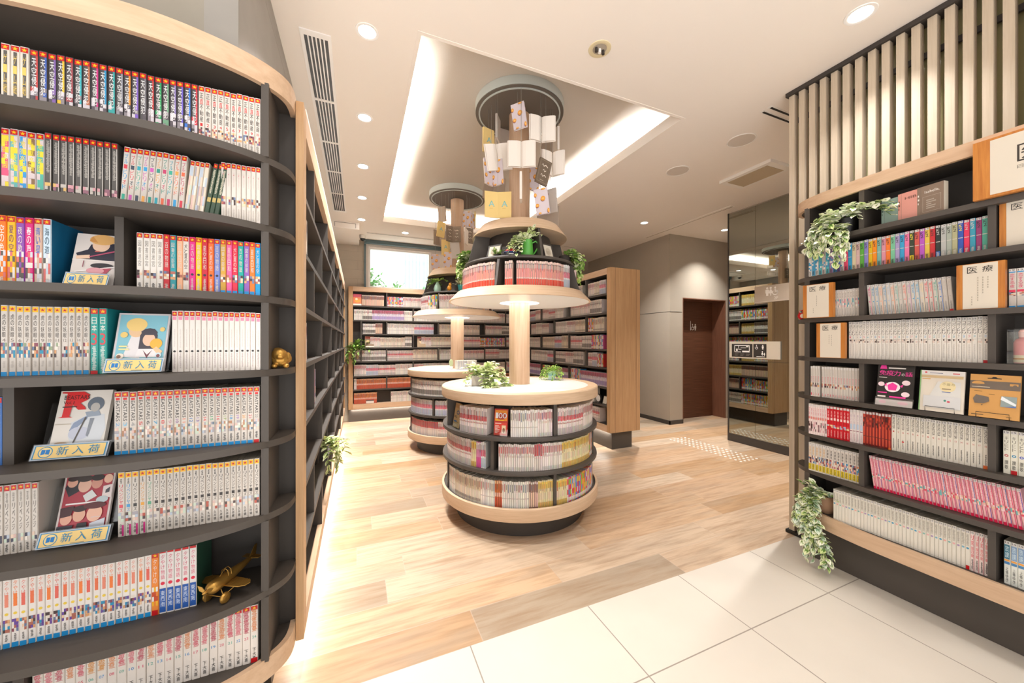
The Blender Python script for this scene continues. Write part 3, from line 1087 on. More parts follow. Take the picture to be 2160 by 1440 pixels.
C3b = ['#e4ded6'] * 4 + ['#c92a34', '#2f9aa4', '#eab08a', '#d9cfc4', '#dc2a86', '#f0c40e', '#c22238', '#ef6a2a', '#7484c4', '#c79a3a', '#e8609a', '#d92c46', '#12a096', '#8a5cae', '#f07428', '#1292c8']


def L3b(i):
    c = hx(C3b[i])
    tc = GREY if i < 4 else BLK if i == 7 else WHI
    return (.0153, .172, c, [STICK, ('v', .13, .58, ['百の物語', '図書の部屋', '星空日和', '犬と夏の空'][i % 4] if i > 3 else '図書迷宮', tc, .62), ('d', .67, hx('#303040') if 7 < i < 13 else c, .3), ('p', .64, .78, SK, 150 + i, (2, 3)) if i > 12 or i < 8 else ('l', .74, .9, WHI, i, .5), ('r', .93, 1, BLU) if i > 12 else ('l', .86, .97, WHI if i > 3 else BLK, i, .7)], None)


def L4a(i):
    return (.0144, .188, WHI, [STICKY, ('v', .12, .46, '虎の妖眼', hx('#5a5450'), .6), ('h', .47, .515, str(i + 4), hx('#8a8078'), .55), ('p', .53, .74, SK + [hx('#2f8fb0'), hx('#8fa080')], 170 + i, (3, 4)), ('l', .79, .88, hx('#b8b0a8'), i, .5), ('r', .94, 1, BLU)], None)


def L4b(i):
    return (.0176, .186, hx('#2f9c94'), [STICK, ('v', .13, .36, '日本', hx('#e8e4da'), .7), ('h', .38, .56, '3', hx('#d84850'), .8), ('l', .58, .95, hx('#dfe6e0'), i, .7), ('r', .95, 1, RED) if i == 0 else ('l', .9, .96, WHI, 3, .6)], hx('#1f8f98'))


def L4c(i):
    return (.0140, .186, hx('#e6dfd8'), [STICK, ('r', .095, .15, hx('#e58aa8'), .1, .9), ('l', .3, .60, hx('#cfc6c2'), 190 + i, .3), ('d', .665, hx('#2b2725'), .3), ('l', .70, .95, hx('#b9a9a6'), i, .4)], None)


C5 = ['#7fb0d8', '#7fc0e0', '#9a9a9a', '#d85050', '#6a6a6a', '#3aa0c8', '#d86060', '#c9a0a8', '#8a5a9a', '#e07a5a', '#3a7ac0', '#7a5aa8', '#d84a4a', '#2aa06a', '#d84a5a', '#8aa84a', '#3a9ad0', '#a07ac0', '#e0a040', '#d05060', '#8a8a8a']


def L5b(i):
    return (.0164, .182, WHI, [STICK, ('u', .10, .47, 'BEASTARS', BLK, .62), ('r', .10, .135, hx('#d82a2a'), .2, .8), ('u', .49, .555, str(i + 2), hx(C5[i]), .55), ('p', .58, .76, SOFT + [hx('#6a7a8a'), hx('#b08060')], 200 + i, (3, 4)), ('l', .80, .92, hx('#4a4644'), i, .55), ('r', .945, 1, BLU if i < 20 else RED)], None)


def L6a(i):
    return (.0152, .185, WHI, [STICK, ('l', .12, .25, GREY, 220 + i, .5), ('v', .26, .66, 'リベンジ', hx('#6a6460'), .5), ('p', .72, .83, SOFT + [hx('#4a4a5a')], 230 + i, (2, 2)), ('l', .86, .97, BLK, i, .55)], hx('#cfc8c0'))


def L6b(i):
    els = [STICKY, ('l', .105, .18, BLK, i, .4), ('v', .19, .62, 'リベンジャーズ', hx(['#d85060', '#4a9ad0', '#3a3a3a', '#e0a040', '#5aa080'][i % 5]) if i < 5 else hx('#3a3634'), .62), ('p', .63, .77, SOFT + [hx('#b85a4a'), hx('#5a4a4a')], 250 + i, (2, 3)), ('v', .80, .96, '久井健', BLK, .55)]
    if i < 4:
        els.append(('r', .82, .99, hx('#c22a7a'), .66, 1))
    return (.0156, .186, WHI, els, None)


def L7a(i):
    o = hx(['#e8744a', '#e58a72', '#ef7f3c', '#e2685a'][i % 4])
    return (.0158, .187, hx('#e8e1db'), [('v', .05, .42, '夕やけの歌', o, .62), ('r', .24, .42, o, .22, .78), ('d', .52, hx('#e8c84a'), .3), ('p', .60, .78, SK + [hx('#6a4a9a'), hx('#2f8fb8')], 280 + i, (3, 4)), ('l', .81, .91, hx('#5a5450'), i, .45), ('r', .93, 1, BLU)], None)


def L7b(i):
    return (.0160, .187, hx('#eb8a3c'), [STICK, ('v', .1, .5, '夕やけの', hx('#f4e6da'), .6), ('p', .55, .85, [hx('#f0b030'), hx('#e8e0d8'), hx('#c85030')], 310 + i), ('r', .92, 1, RED)], None)


def L7c(i):
    return (.0162, .187, hx('#e4dfdc'), [('r', 0, .035, RED), ('v', .06, .46, '夕やけ物語', hx('#d85a7a'), .62), ('d', .52, hx('#d8304a'), .35), ('r', .60, .98, hx('#2a5aa8')), ('v', .63, .90, '東西南', hx('#d8e4f4'), .7)], hx('#24503e'))


def L8a(i):
    p = hx(['#d8717f', '#df8590', '#c86a78', '#e09a70'][i % 4]) if i not in (5, 6) else hx('#dca060')
    els = [('v', .05, .44, '嘘つきの春', p, .66), ('l', .08, .46, p, 330 + i, .95), ('h', .53, .575, '%02d' % (i + 1), hx(['#4a9ad8', '#d8607a', '#5ab0a0'][i % 3]), .6), ('v', .74, .96, '下大喜', hx('#3a3634'), .5)]
    if i > 16:
        els.insert(0, STICK)
    return (.0207, .187, hx('#e9e1d9'), els + ([('r', .92, 1, RED)] if i == 23 else []), hx('#ddd6cf'))


EDGE = 'end post'
LROWNAME = ['top shelf', 'second shelf', 'third shelf', 'fourth shelf', 'fifth shelf', 'sixth shelf', 'seventh shelf', 'lowest shelf']


def left_row(row, x0, x1, fn, n, desc, lean=0.0, y=1.415, tscale=True):
    """n books standing between x0 and x1; labels count from the wooden end post"""
    t0 = [fn(i)[0] for i in range(n)]
    tot = sum(t0) + .0004 * n
    k = (x1 - x0) / tot if tscale else 1
    cl = math.cos(lean) - (.012 if lean else 0)
    x = x0
    rg = random.Random(row * 31 + n)
    for i in range(n):
        t, h, base, els, side = fn(i)
        t *= k
        mb = MB()
        book_mesh(mb, (t - .0003) * cl, .126, h * rg.uniform(.993, 1.005), base, els, side)
        o = mb.build('comic_volume', 'print')
        if lean:
            o.location = (x + t / 2, y + rg.uniform(-.001, .0015), LZ[row] + .0005 + abs(math.sin(lean)) * t / 2)
        else:
            o.location = (x + t / 2, y + rg.uniform(-.001, .0015), (LZ[row] if row < 7 else .250) + .0003)
        o.rotation_euler = (0, lean, 0)
        tag(o, f'{desc}, {nth(n - 1 - i)} from the end post, {LROWNAME[row]}', 'comic book', f'{desc} volumes on the {LROWNAME[row]}')
        x += t + .0004 * k
    return x


left_row(0, -.872, -.818, L1a, 3, 'grey-spined comic with gold title')
left_row(0, -.818, -.455, L1b, 21, 'dark comic with silver title and coloured stripe')
left_row(0, -.455, -.2925, L1c, 10, 'white comic with one red title letter')
left_row(1, -.872, -.790, L2a, 5, 'bright comic with yellow title')
left_row(1, -.790, -.640, L2b, 10, 'dark grey comic with red star band')
left_row(1, -.638, -.492, L2c, 10, 'white comic with coloured slanting title', lean=R(3.5))
left_row(1, -.492, -.444, L2d, 4, 'thin cream comic', lean=R(6))
left_row(1, -.444, -.406, L2e, 3, 'leaning dark green comic', lean=R(9))
left_row(1, -.398, -.2925, L2f, 8, 'white comic with small portrait and pale title')
left_row(2, -.878, -.776, L3a, 6, 'large colourful comic')
left_row(2, -.600, -.2925, L3b, 20, 'comic of the rainbow row')
left_row(3, -.872, -.700, L4a, 12, 'white comic with yellow star band and blue foot')
left_row(3, -.699, -.663, L4b, 2, 'teal comic with red numeral')
left_row(3, -.519, -.2925, L4c, 16, 'white comic with pink strip and black dot')
left_row(4, -.884, -.867, lambda i: (.016, .18, hx('#3a6ab0'), [STICK, ('v', .13, .9, '空とブルー', WHI, .6)], None), 1, 'blue comic beside the divider')
left_row(4, -.649, -.2955, L5b, 21, 'white comic with black and red title lettering')
left_row(5, -.880, -.802, L6a, 6, 'white comic with red star band and grey title')
left_row(5, -.641, -.2955, L6b, 22, 'white comic with yellow star band')
left_row(6, -.885, -.566, L7a, 20, 'white comic with orange title and blue foot')
left_row(6, -.566, -.549, L7b, 1, 'orange comic with red foot')
left_row(6, -.549, -.459, L7c, 5, 'white comic with pink title and dark blue foot')
left_row(7, -.822, -.302, L8a, 24, 'white comic with rosy title', y=1.428)

# --- the right bookcase: every spine carries a small paper label reading 19
N19 = ('h', .018, .062, '19', hx('#4a4542'), .74)
TAB = ('r', .008, .075, hx('#d8d4d0'))
CK = ['#d6cfc8', '#4f97b8', '#cfc6bd', '#58a8b0', '#c4b8b0', '#5ab0b8', '#9a7aa0', '#3a86b0', '#6a5a98', '#c9beb8', '#e0466a', '#3a9cc8', '#d8c9a8', '#d4b0ac', '#5fa844', '#8a82c0', '#dcb31e', '#ee8c1e', '#7fb0a4', '#d890a0', '#ee7a30', '#7cc09a', '#a99ac4', '#3a9ecc', '#ea78a4', '#3c4434', '#cf5a50', '#b85ac0', '#e0c050', '#c93038', '#2c3432', '#b8b8b4', '#a8b0a4', '#b4b088', '#3a58b0', '#e0345c', '#3a9ab4', '#9a3a70', '#56b098']


def R1(i):
    c = hx(CK[i % len(CK)])
    k2 = [hx('#f2e23a'), WHI, hx('#3a3634')][0 if i in (25, 34) else 1 if i in (30, 35, 36) else 2]
    return (.0178, .15, c, [('r', .80, 1, hx('#3a6ab0') if i in (30, 34) else hx('#e8c820') if i == 25 else tuple(x * .8 for x in c)), ('p', .4, .8, [c, c, hx('#e0d8d0'), hx('#3a90b8')], 400 + i, (2, 6)) if i < 10 else ('r', .5, .52, WHI), TAB, N19, ('v', .10, .30, 'K2', k2, .7), ('l', .83, .97, BLK if i < 30 else WHI, i, .7)], None)


def R2a(i):
    return (.0125, .150, WHI, [TAB, N19, ('v', .12, .30, 'マル', hx('#6a6460'), .6), ('p', .35, .65, SOFT + [hx('#4aa0b0'), hx('#d88a9a')], 440 + i, (2, 4)), ('l', .7, .95, GREY, i, .4)], None)


CR2 = ['#d83a80', '#2f90c0', '#2f90c0', '#eda070', '#3090c4', '#a8b8cc', '#f0a078', '#68b0a8', '#b8b0a8', '#e06a58', '#c898c0', '#3a9ac8', '#4aa4cc', '#e8d0a0', '#e04a58', '#e4585a', '#4aa898', '#3a78c8', '#c8c0b8', '#c0b8b0']


def R2b(i):
    c = hx(CR2[i])
    return (.0148, .158, WHI, [('r', 0, 1, c, .86, 1), TAB, N19, ('v', .12, .38, '夢みる', c, .6), ('d', .56, c, .22), ('l', .70, .94, GREY, 460 + i, .5)] + ([('r', .94, 1, RED)] if i == 19 else []), None)


def R2c(i):
    return (.0168, .16, WHI, [('r', .075, .1, BLU), TAB, N19, ('v', .12, .5, '恋する夜', hx('#d83a6a'), .7), ('r', .54, .6, hx('#d83a5a')), ('p', .6, .7, SK, i), ('r', .95, 1, BLU)], None)


def R3(i):
    return (.0158, .200, hx('#e6e0d7'), [TAB, N19, ('v', .085, .38, 'コウノドリ', hx('#26211f'), .82), ('h', .40, .45, str(i + 1), hx(['#d8788a', '#4aa0b0', '#8a8078', '#7fb0d8'][i % 4]), .5), ('r', .485, .49, GREY), ('p', .49, .57, [hx('#5a4a44'), hx('#e6d0c0'), hx('#d8c8c0'), hx('#e6e0d7')], 500 + i, (3, 2)), ('l', .6, .92, hx('#c9c3bb'), i, .5)] + ([('r', .94, 1, RED)] if i == 31 else []), None)


def R4a(i):
    return (.0118, .178, WHI, [TAB, ('l', .1, .3, hx('#b8b0aa'), i, .3), ('v', .33, .52, '雪の花', hx('#d86a7a'), .6), ('p', .55, .68, SK, 540 + i, (2, 2)), ('h', .88, .96, str(i + 1), hx('#d0405a'), .6)], None)


def R5a(i):
    return (.0126, .178, hx('#ead8d4'), [TAB, ('v', .12, .5, '花咲く', hx('#d87884'), .7), ('r', .42, .5, hx('#e08a80')), ('p', .58, .9, [hx('#e8d0cc'), hx('#d8a0a8'), hx('#5a3a3a')], 560 + i, (2, 4))], None)


def R5b(i):
    return (.0151, .178, hx('#cc1826'), [TAB, ('v', .14, .34, '天使', hx('#f4d8d4'), .6), ('r', .36, .44, hx('#f0d0cc'), .1, .9), ('p', .58, .68, [hx('#a8b8d0'), hx('#e8d0a0'), hx('#d84a50')], 580 + i, (2, 2)), ('l', .75, .95, hx('#f0c0bc'), i, .5)], None)


def R5c(i):
    return (.0142, .178, hx('#e4d8d4'), [TAB, ('v', .14, .45, '春の音', hx('#b8a0b0'), .6), ('r', .44, .6, hx('#b8c8dc'), .1, .9), ('r', .64, .66, hx('#8a4a5a')), ('l', .72, .95, hx('#c8a0a8'), i, .6)], None)


def R5d(i):
    return (.0127, .178, hx('#9a2c26'), [TAB, ('r', .08, .95, hx('#d8583c'), .15, .6), ('p', .1, .45, [hx('#4a2420'), hx('#c84a34'), hx('#8a2c24')], 600 + i, (2, 5)), ('r', .72, .735, hx('#2f3a2c')), ('r', .95, 1, hx('#e87830') if i == 8 else hx('#6a2420'))], None)


def R5e(i):
    return (.0172, .182, hx('#e2dccf'), [TAB, N19, ('u', .085, .40, 'MONSTER', hx('#3d3935'), .62), ('r', .235, .238, BLK), ('h', .45, .49, str(i + 1), hx('#c85a50'), .4), ('l', .66, .92, hx('#4a4642'), i, .35)] + ([('d', .72, hx('#c83a40'), .3)] if i == 2 else []) + ([('r', .92, 1, hx('#e06a2a'))] if i == 17 else []), None)


def R5f(i):
    return (.0185, .178, hx('#e6e2d2'), [TAB, N19, ('v', .13, .48, 'キリヒト', hx('#6a675a'), .6), ('d', .58, [hx('#c8706a'), hx('#2f8fb8'), hx('#5a6ac0')][i], .36), ('d', .58, hx('#e6e2d2'), .16), ('v', .68, .90, '讃歌', hx('#3a3834'), .6)] + ([('r', .91, 1, RED)] if i == 1 else []), None)


def R6a(i):
    return (.0178, .165, WHI, [TAB, N19, ('v', .12, .42, '放課後', hx('#3f3a36') if i > 4 else hx('#d8a860'), .6), ('p', .45, .72, SK + [hx('#e8a0a0'), hx('#4a90b8')], 640 + i, (3, 4)), ('r', .74, .95, hx('#dcc22a')), ('l', .76, .94, BLK, i, .6)], None)


def R6b(i):
    c = hx(['#d8285c', '#c83a78', '#5a4aa0', '#e04a70', '#b03a80', '#d83060', '#2f6aa8'][i % 7])
    return (.0128, .166, hx('#e8aab0'), [('r', 0, 1, c, .78, 1), TAB, N19, ('v', .11, .5, '花とゆめの', hx('#f6e6e2'), .66), ('r', .1, .52, hx('#e06a80'), .05, .2), ('p', .52, .66, [hx('#e04a60'), hx('#e8c0a0'), hx('#6ab0b0'), hx('#f0d0d0')], 660 + i, (2, 3)), ('r', .68, .90, hx('#f0b8b8'), .15, .7), ('r', .92, 1, hx('#d81848'))], None)


def R7a(i):
    dc = hx(['#4a9cc0', '#e8a8a0', '#8ab8b0', '#e8b0b0', '#a890b8', '#7fb4c8'][i % 6])
    return (.0138, .172, hx('#e3ded2'), [TAB, N19, ('l', .10, .40, hx('#b9b3a6'), 700 + i, .9), ('v', .12, .36, '町の風', hx('#aaa498'), .6), ('d', .46, dc, .42), ('r', .96, .965, GREY)] + ([('r', .9, 1, RED)] if i == 36 else []), None)


def R7b(i):
    return (.0146, .175, hx('#ead9d4'), [('r', .08, 1, hx('#b02848'), .86, 1), TAB, N19, ('v', .10, .36, 'リ家', hx('#d8404e'), .7), ('v', .38, .66, '族の歌', hx('#d8505a'), .7), ('l', .7, .95, BLK, i, .6)], None)


def R7c(i):
    return (.0165, .178, hx('#e2e4dc'), [TAB, N19, ('r', .085, .42, hx('#2f7088' if i == 0 else '#7f9cc0')), ('v', .10, .4, '放課', hx('#cfe4ea'), .7), ('r', .43, .47, hx('#eda040')), ('r', .48, .54, hx('#4a84b8')), ('v', .6, .95, '上條ゆき', hx('#3a3a38'), .5)], None)


def right_row(row, ya, yb, fn, n, desc, lean=0.0, x=2.476):
    """books from ya (far, by the screen's end) to yb (near); labels count from the far rounded end"""
    t0 = [fn(i)[0] for i in range(n)]
    k = (ya - yb) / (sum(t0) + .0004 * n)
    y = ya
    rg = random.Random(row * 17 + n)
    for i in range(n):
        t, h, base, els, side = fn(i)
        t *= k
        mb = MB()
        book_mesh(mb, (t - .0003) * (math.cos(lean) - (.012 if lean else 0)), .118, h * rg.uniform(.992, 1.006), base, els, side)
        o = mb.build('paperback', 'print')
        z = (RZ[row] if row < 7 else .298) + .0003
        o.location = (x + rg.uniform(-.001, .0015), y - t / 2, z + abs(math.sin(lean)) * t / 2)
        o.rotation_euler = (Matrix.Rotation(R(-90), 4, 'Z') @ Matrix.Rotation(lean, 4, 'Y')).to_euler()
        tag(o, f'{desc}, {nth(i)} from the slatted end, {LROWNAME[row]}', 'paperback', f'{desc} copies on the {LROWNAME[row]}')
        y -= t + .0004 * k


right_row(1, 1.304, .632, R1, 39, 'small multicoloured paperback')
right_row(2, 1.178, 1.060, R2a, 10, 'small white paperback')
right_row(2, 1.024, .728, R2b, 20, 'leaning white paperback with coloured title', lean=R(-4.0))
right_row(2, .580, .52, R2c, 3, 'white paperback with pink title')
right_row(3, 1.112, .632, R3, 32, 'white paperback with big black title')
right_row(4, 1.294, 1.247, R4a, 4, 'white paperback with rosy title and numeral')
right_row(4, 1.238, 1.060, lambda i: R4a(i + 4), 14, 'white pink-numbered paperback')
right_row(5, 1.304, 1.212, R5a, 8, 'pale pink paperback')
right_row(5, 1.212, 1.107, R5b, 7, 'bright red paperback')
right_row(5, 1.107, 1.050, R5c, 4, 'whitish paperback with blue patch')
right_row(5, 1.050, .938, R5d, 9, 'dark red striped paperback')
right_row(5, .938, .630, R5e, 18, 'white paperback with spiky black title')
right_row(5, .594, .538, R5f, 3, 'thick cream paperback with ring emblem')
right_row(6, 1.304, 1.060, R6a, 14, 'white paperback with yellow foot')
right_row(6, 1.006, .53, R6b, 38, 'leaning pink paperback', lean=R(-7))
right_row(7, 1.182, .682, R7a, 37, 'white paperback with pastel dot')
right_row(7, .682, .630, R7b, 4, 'white paperback with red side strip')
right_row(7, .592, .54, R7c, 3, 'paperback with blue head and orange line')

# --- everything too small to tell apart: books on the towers and on the far shelves
PAL = {
    'pink': ('#e6dad2', [(.10, .35, '#d79a98'), (.42, .5, '#cdb9b2'), (.85, .97, '#c4beb6')]),
    'white': ('#e8e1d8', [(.12, .4, '#d4c9bf'), (.62, .66, '#bfb5ac')]),
    'cream': ('#e3d6c4', [(.15, .5, '#cdb9a2'), (.8, .9, '#a89a8c')]),
    'redband': ('#e6d9d2', [(.30, .48, '#d0545a'), (.55, .60, '#b98d86'), (.75, .98, '#bcb2aa')]),
    'redfoot': ('#e6c6bc', [(.10, .14, '#77706a'), (.30, .66, '#d98d82'), (.72, 1, '#cf3f26')]),
    'red2': ('#ddd0c8', [(.02, .45, '#c23a48'), (.5, .55, '#d8b8b0')]),
    'orange': ('#c9703a', [(.02, .12, '#d8b08a'), (.45, .6, '#d8a89a'), (.62, 1, '#b8503a')]),
    'yellow': ('#e6d6a6', [(.05, .3, '#e8c34a'), (.45, .7, '#d8c9a8'), (.8, 1, '#c8a050')]),
    'dark': ('#9a7468', [(.02, .1, '#d8c8bc'), (.4, .95, '#d8b8a0')]),
    'grid': ('#e2d9cf', [(.25, .30, '#6a605a'), (.6, .9, '#6f6660')]),
    'purple': ('#dcd0d8', [(.02, .32, '#a83a5a'), (.6, .9, '#a08ab8')]),
    'blue': ('#e0dcdc', [(.3, .55, '#d8667a'), (.62, .95, '#aeb4c4')]),
    'mag': ('#d88ab0', [(.04, .3, '#e8e0dc'), (.6, 1, '#c84a8a')]),
}
MIXC = ['#e8a040', '#e8602a', '#8ab83a', '#3a8ac8', '#d8d0c8', '#c85a8a', '#e0c040', '#d83a3a', '#5ab0b0', '#b88ac0', '#e8e0d8']
stuff = MB()


def stuff_book(fr, t, h, d, sty, rg, lean=0.0):
    """fr = (origin, along, out): a plain small book with bands on its spine"""
    O, A, N = fr
    Z = Vector((0, 0, 1)) if not lean else (Vector((0, 0, 1)) + A * lean).normalized()
    if sty == 'mix':
        base = hx(rg.choice(MIXC))
        bands = [(.08, .3, hx(rg.choice(MIXC))), (.5, .7, hx(rg.choice(MIXC))), (.8, .95, hx('#e6ddd2'))]
    else:
        b, bs = PAL[sty]
        base = hx(b)
        bands = [(f0, f1, hx(c)) for f0, f1, c in bs]
    v = rg.uniform(.80, 1.03)
    base = tuple(min(1, x * v * rg.uniform(.95, 1.05)) for x in base)
    a, b_ = O, O + A * t
    i0, i1 = O - N * d, O + A * t - N * d
    H_ = Z * h
    stuff.face([a, b_, b_ + H_, a + H_], base)
    stuff.face([a + H_, b_ + H_, i1 + H_, i0 + H_], PAGE)
    stuff.face([a, a + H_, i0 + H_, i0], base)
    stuff.face([b_, i1, i1 + H_, b_ + H_], base)
    tc = hx(rg.choice(['#5a504a', '#8a3a3a', '#6a6058', '#4a5a78', '#b0453f', '#7a6a60']))
    q0, q1 = rg.uniform(.08, .14), rg.uniform(.3, .46)
    w0 = rg.uniform(.30, .38)
    o2 = N * .0009
    if sty != 'mix':
        stuff.face([O + A * (w0 * t) + Z * (h * (1 - q1)) + o2, O + A * ((1 - w0) * t) + Z * (h * (1 - q1)) + o2, O + A * ((1 - w0) * t) + Z * (h * (1 - q0)) + o2, O + A * (w0 * t) + Z * (h * (1 - q0)) + o2], tc)
    for f0, f1, c in bands:
        e = .06 * t
        o1 = N * .0005
        c = tuple(min(1, x * rg.uniform(.88, 1.08)) for x in c)
        stuff.face([a + A * e + Z * (h * (1 - f1)) + o1, b_ - A * e + Z * (h * (1 - f1)) + o1, b_ - A * e + Z * (h * (1 - f0)) + o1, a + A * e + Z * (h * (1 - f0)) + o1], c)


def stuff_line(P0, P1, out, z, segs, rg, h=(.165, .185), d=.10, tw=(.011, .015)):
    """segs: (share, style); share of the run, style None = gap"""
    P0, P1 = Vector((*P0, z)), Vector((*P1, z))
    A = (P1 - P0).normalized()
    L = (P1 - P0).length
    N = Vector((*out, 0))
    s = 0
    for share, sty in segs:
        e = s + share * L
        hh = rg.uniform(*h)
        while s < e - .004:
            t = min(rg.uniform(*tw), e - s)
            if sty:
                stuff_book((P0 + A * s, A, N), t * .87, hh * rg.uniform(.985, 1.01), d, sty, rg)
            s += t


def arc_books(cx, cy, rad, a0, a1, z, segs, rg, h, d=.11, tw=.0125, lean=0.0):
    """books on a round shelf, angles measured from the side facing the pale tiles, counter-clockwise"""
    tot = a1 - a0
    a = a0
    for share, sty in segs:
        e = a + share * tot
        while a < e - .3:
            da = math.degrees(tw * rg.uniform(.85, 1.2) / rad)
            if sty:
                ph = R(a + da / 2 - 114)
                N = Vector((math.cos(ph), math.sin(ph), 0))
                A = Vector((-N.y, N.x, 0))
                t = R(da) * rad * .87
                O = Vector((cx, cy, z)) + N * rad - A * (t / 2)
                stuff_book((O, A, N), t, h * rg.uniform(.97, 1.01), d, sty, rg)
            a += da


rg = random.Random(11)
for ti, (tx, ty) in enumerate((T1, T2)):
    q = ti * 0.0
    B3 = [(.055, .437), (.1, .2)]
    if ti == 0:
        arc_books(tx, ty, .575, -65, 22, .2193, [(.13, 'white'), (.30, 'cream'), (.12, 'white'), (.06, 'orange'), (.2, 'white'), (.07, 'dark'), (.12, 'yellow')], rg, .176)
        arc_books(tx, ty, .575, 25, 112, .2193, [(.1, 'yellow'), (.9, 'mix')], rg, .17)
        arc_books(tx, ty, .575, 115, 290, .2193, [(.3, 'white'), (.3, 'pink'), (.4, 'grid')], rg, .17)
        arc_books(tx, ty, .575, -106, -20, .4613, [(.1, 'white'), (.72, 'redband'), (.05, 'yellow'), (.04, 'mag'), (.04, 'blue')], rg, .176)
        arc_books(tx, ty, .575, -14, 70, .4613, [(.28, 'pink'), (.06, 'red2'), (.16, 'pink'), (.38, 'yellow'), (.12, 'mix')], rg, .176)
        arc_books(tx, ty, .575, 74, 250, .4613, [(.3, 'mix'), (.3, 'pink'), (.4, 'white')], rg, .176)
        arc_books(tx, ty, .575, -47, -23, .6823, [(1, 'redband')], rg, .178)
        arc_books(tx, ty, .575, -6, 21.5, .6823, [(.62, 'white'), (.38, 'pink')], rg, .178)
        arc_books(tx, ty, .575, 26, 108, .6823, [(.3, 'redband'), (.45, 'pink'), (.25, 'mix')], rg, .176)
        arc_books(tx, ty, .575, 116, 280, .6823, [(.5, 'pink'), (.5, 'white')], rg, .176)
        arc_books(tx, ty, .455, -104, -22, 1.6843, [(1, 'redfoot')], rg, .172, .09)
        arc_books(tx, ty, .455, -13, 52, 1.6843, [(.10, 'redfoot'), (.05, None), (.5, 'redfoot'), (.2, 'redfoot'), (.15, 'blue')], rg, .172, .09)
        arc_books(tx, ty, .455, 73, 250, 1.6843, [(.5, 'redfoot'), (.5, 'pink')], rg, .17, .09)
    else:
        for z, off, sg in ((.2193, 23.5, [(.6, 'red2'), (.4, 'redband')]), (.4613, -18, [(.5, 'blue'), (.5, 'blue')]), (.6823, 23.5, [(.75, 'grid'), (.25, 'yellow')])):
            for k in range(4):
                arc_books(tx, ty, .575, off + 90 * k + 1.8, off + 90 * k + 88, z, sg, rg, .176)
        for k in range(4):
            arc_books(tx, ty, .455, -20 + 90 * k + 2.2, -20 + 90 * k + 87, 1.6843, [(.5, 'pink'), (.3, 'redband'), (.2, 'mix')], rg, .172, .09)

STY = ['pink', 'white', 'cream', 'redband', 'grid', 'white', 'pink', 'blue', 'pink', 'cream']
for r in range(8):
    z = (LV[r] if r < 7 else .287) + .0006
    xs = [BX0 + .07 if r not in (2, 3) else XN + .002] + BDIV[r] + [BX1 - .01]
    for k in range(len(xs) - 1):
        a, b = xs[k] + .012, xs[k + 1] - .012
        if b - a < .03:
            continue
        if r == 6:
            sg = [(.08, 'white'), (.92, 'orange')] if k == 0 else [(1, 'orange')]
        elif r == 7:
            sg = [(.38, 'orange'), (.24, None), (.38, 'white')] if k == 0 else [(.3, 'mix'), (.5, 'white'), (.2, 'mix')]
        elif r == 0:
            sg = [(.24, None), (.7, 'dark'), (.06, None)] if k == 0 else [(.3, 'mix'), (.4, 'pink'), (.3, 'cream')]
        elif r == 1:
            sg = [(.14, 'white'), (.16, 'grid'), (.55, 'purple'), (.15, 'white')] if k == 0 else [(.5, 'white'), (.5, 'pink')]
        elif r == 3:
            sg = [(.15, None), (.2, 'pink'), (.5, 'cream'), (.15, 'grid')] if k < 2 else [(.4, 'redband'), (.6, 'mix')]
        elif r == 2:
            sg = [(.55, 'grid'), (.3, 'dark'), (.15, None)] if k == 0 else [(rg.uniform(.3, .6), rg.choice(STY)), (.4, rg.choice(STY))]
        elif r == 4:
            sg = [(1, 'grid')] if k == 0 else [(.5, rg.choice(STY)), (.5, rg.choice(STY))]
        else:
            sg = [(.2, 'pink'), (.2, rg.choice(STY)), (.3, 'redband'), (.3, rg.choice(STY))]
        stuff_line((a, 6.442), (b, 6.442), (0, -1), z, sg, rg, d=.09)
for r in range(8):
    z = LV[r] + .0006 if r < 7 else .2886
    ys = [MY0 + .07] + MDIV[r] + [MY1 - .01]
    for k in range(len(ys) - 1):
        a, b = ys[k + 1] - .013, ys[k] + .013
        if b > a:
            continue
        for xx, nx_, flip in ((2.815, -1, False), (3.20, 1, True)):
            if r == 6 and k == 0 and nx_ < 0:
                sg = [(.3, 'white'), (.7, None)]
            elif r == 5 and nx_ < 0:
                sg = [(.3, 'mix'), (.7, 'purple')]
            else:
                sg = [(rg.uniform(.2, .5), rg.choice(STY + ['mix', 'mix'])), (.25, rg.choice(STY)), (.3, rg.choice(STY + ['mix']))]
                sg = sg if nx_ < 0 else [(.5, rg.choice(['dark', 'mix', 'grid'])), (.5, rg.choice(['mix', 'yellow', 'grid']))]
            if flip:
                stuff_line((xx, b), (xx, a), (nx_, 0), z, sg, rg, d=.10)
            else:
                stuff_line((xx, a), (xx, b), (nx_, 0), z, sg, rg, d=.10)
for r, ya, n, sty in ((0, 1.97, 5, 'pink'), (1, 1.64, 11, 'cream'), (1, 2.40, 6, 'white'), (2, 1.97, 7, 'cream'), (2, 2.80, 8, 'pink'), (3, 1.64, 10, 'pink'), (3, 2.40, 8, 'redband'), (4, 1.975, 11, 'mix'), (4, 2.82, 6, 'pink'), (5, 2.40, 7, 'white'), (6, 1.975, 7, 'redband'), (7, 2.40, 9, 'pink'), (2, 3.65, 8, 'white'), (4, 3.66, 8, 'pink'), (3, 3.25, 8, 'white'), (6, 3.65, 9, 'mix')):
    stuff_line((-.203, ya + n * .015), (-.203, ya), (1, 0), WL[r] + .0006 if r < 7 else .2536, [(1, sty)], rg, d=.1)
so = stuff.build('shelved_comics', 'print')
so['kind'] = 'stuff'
tag(so, 'mass of small paperbacks filling the round towers and the far shelves', 'books')


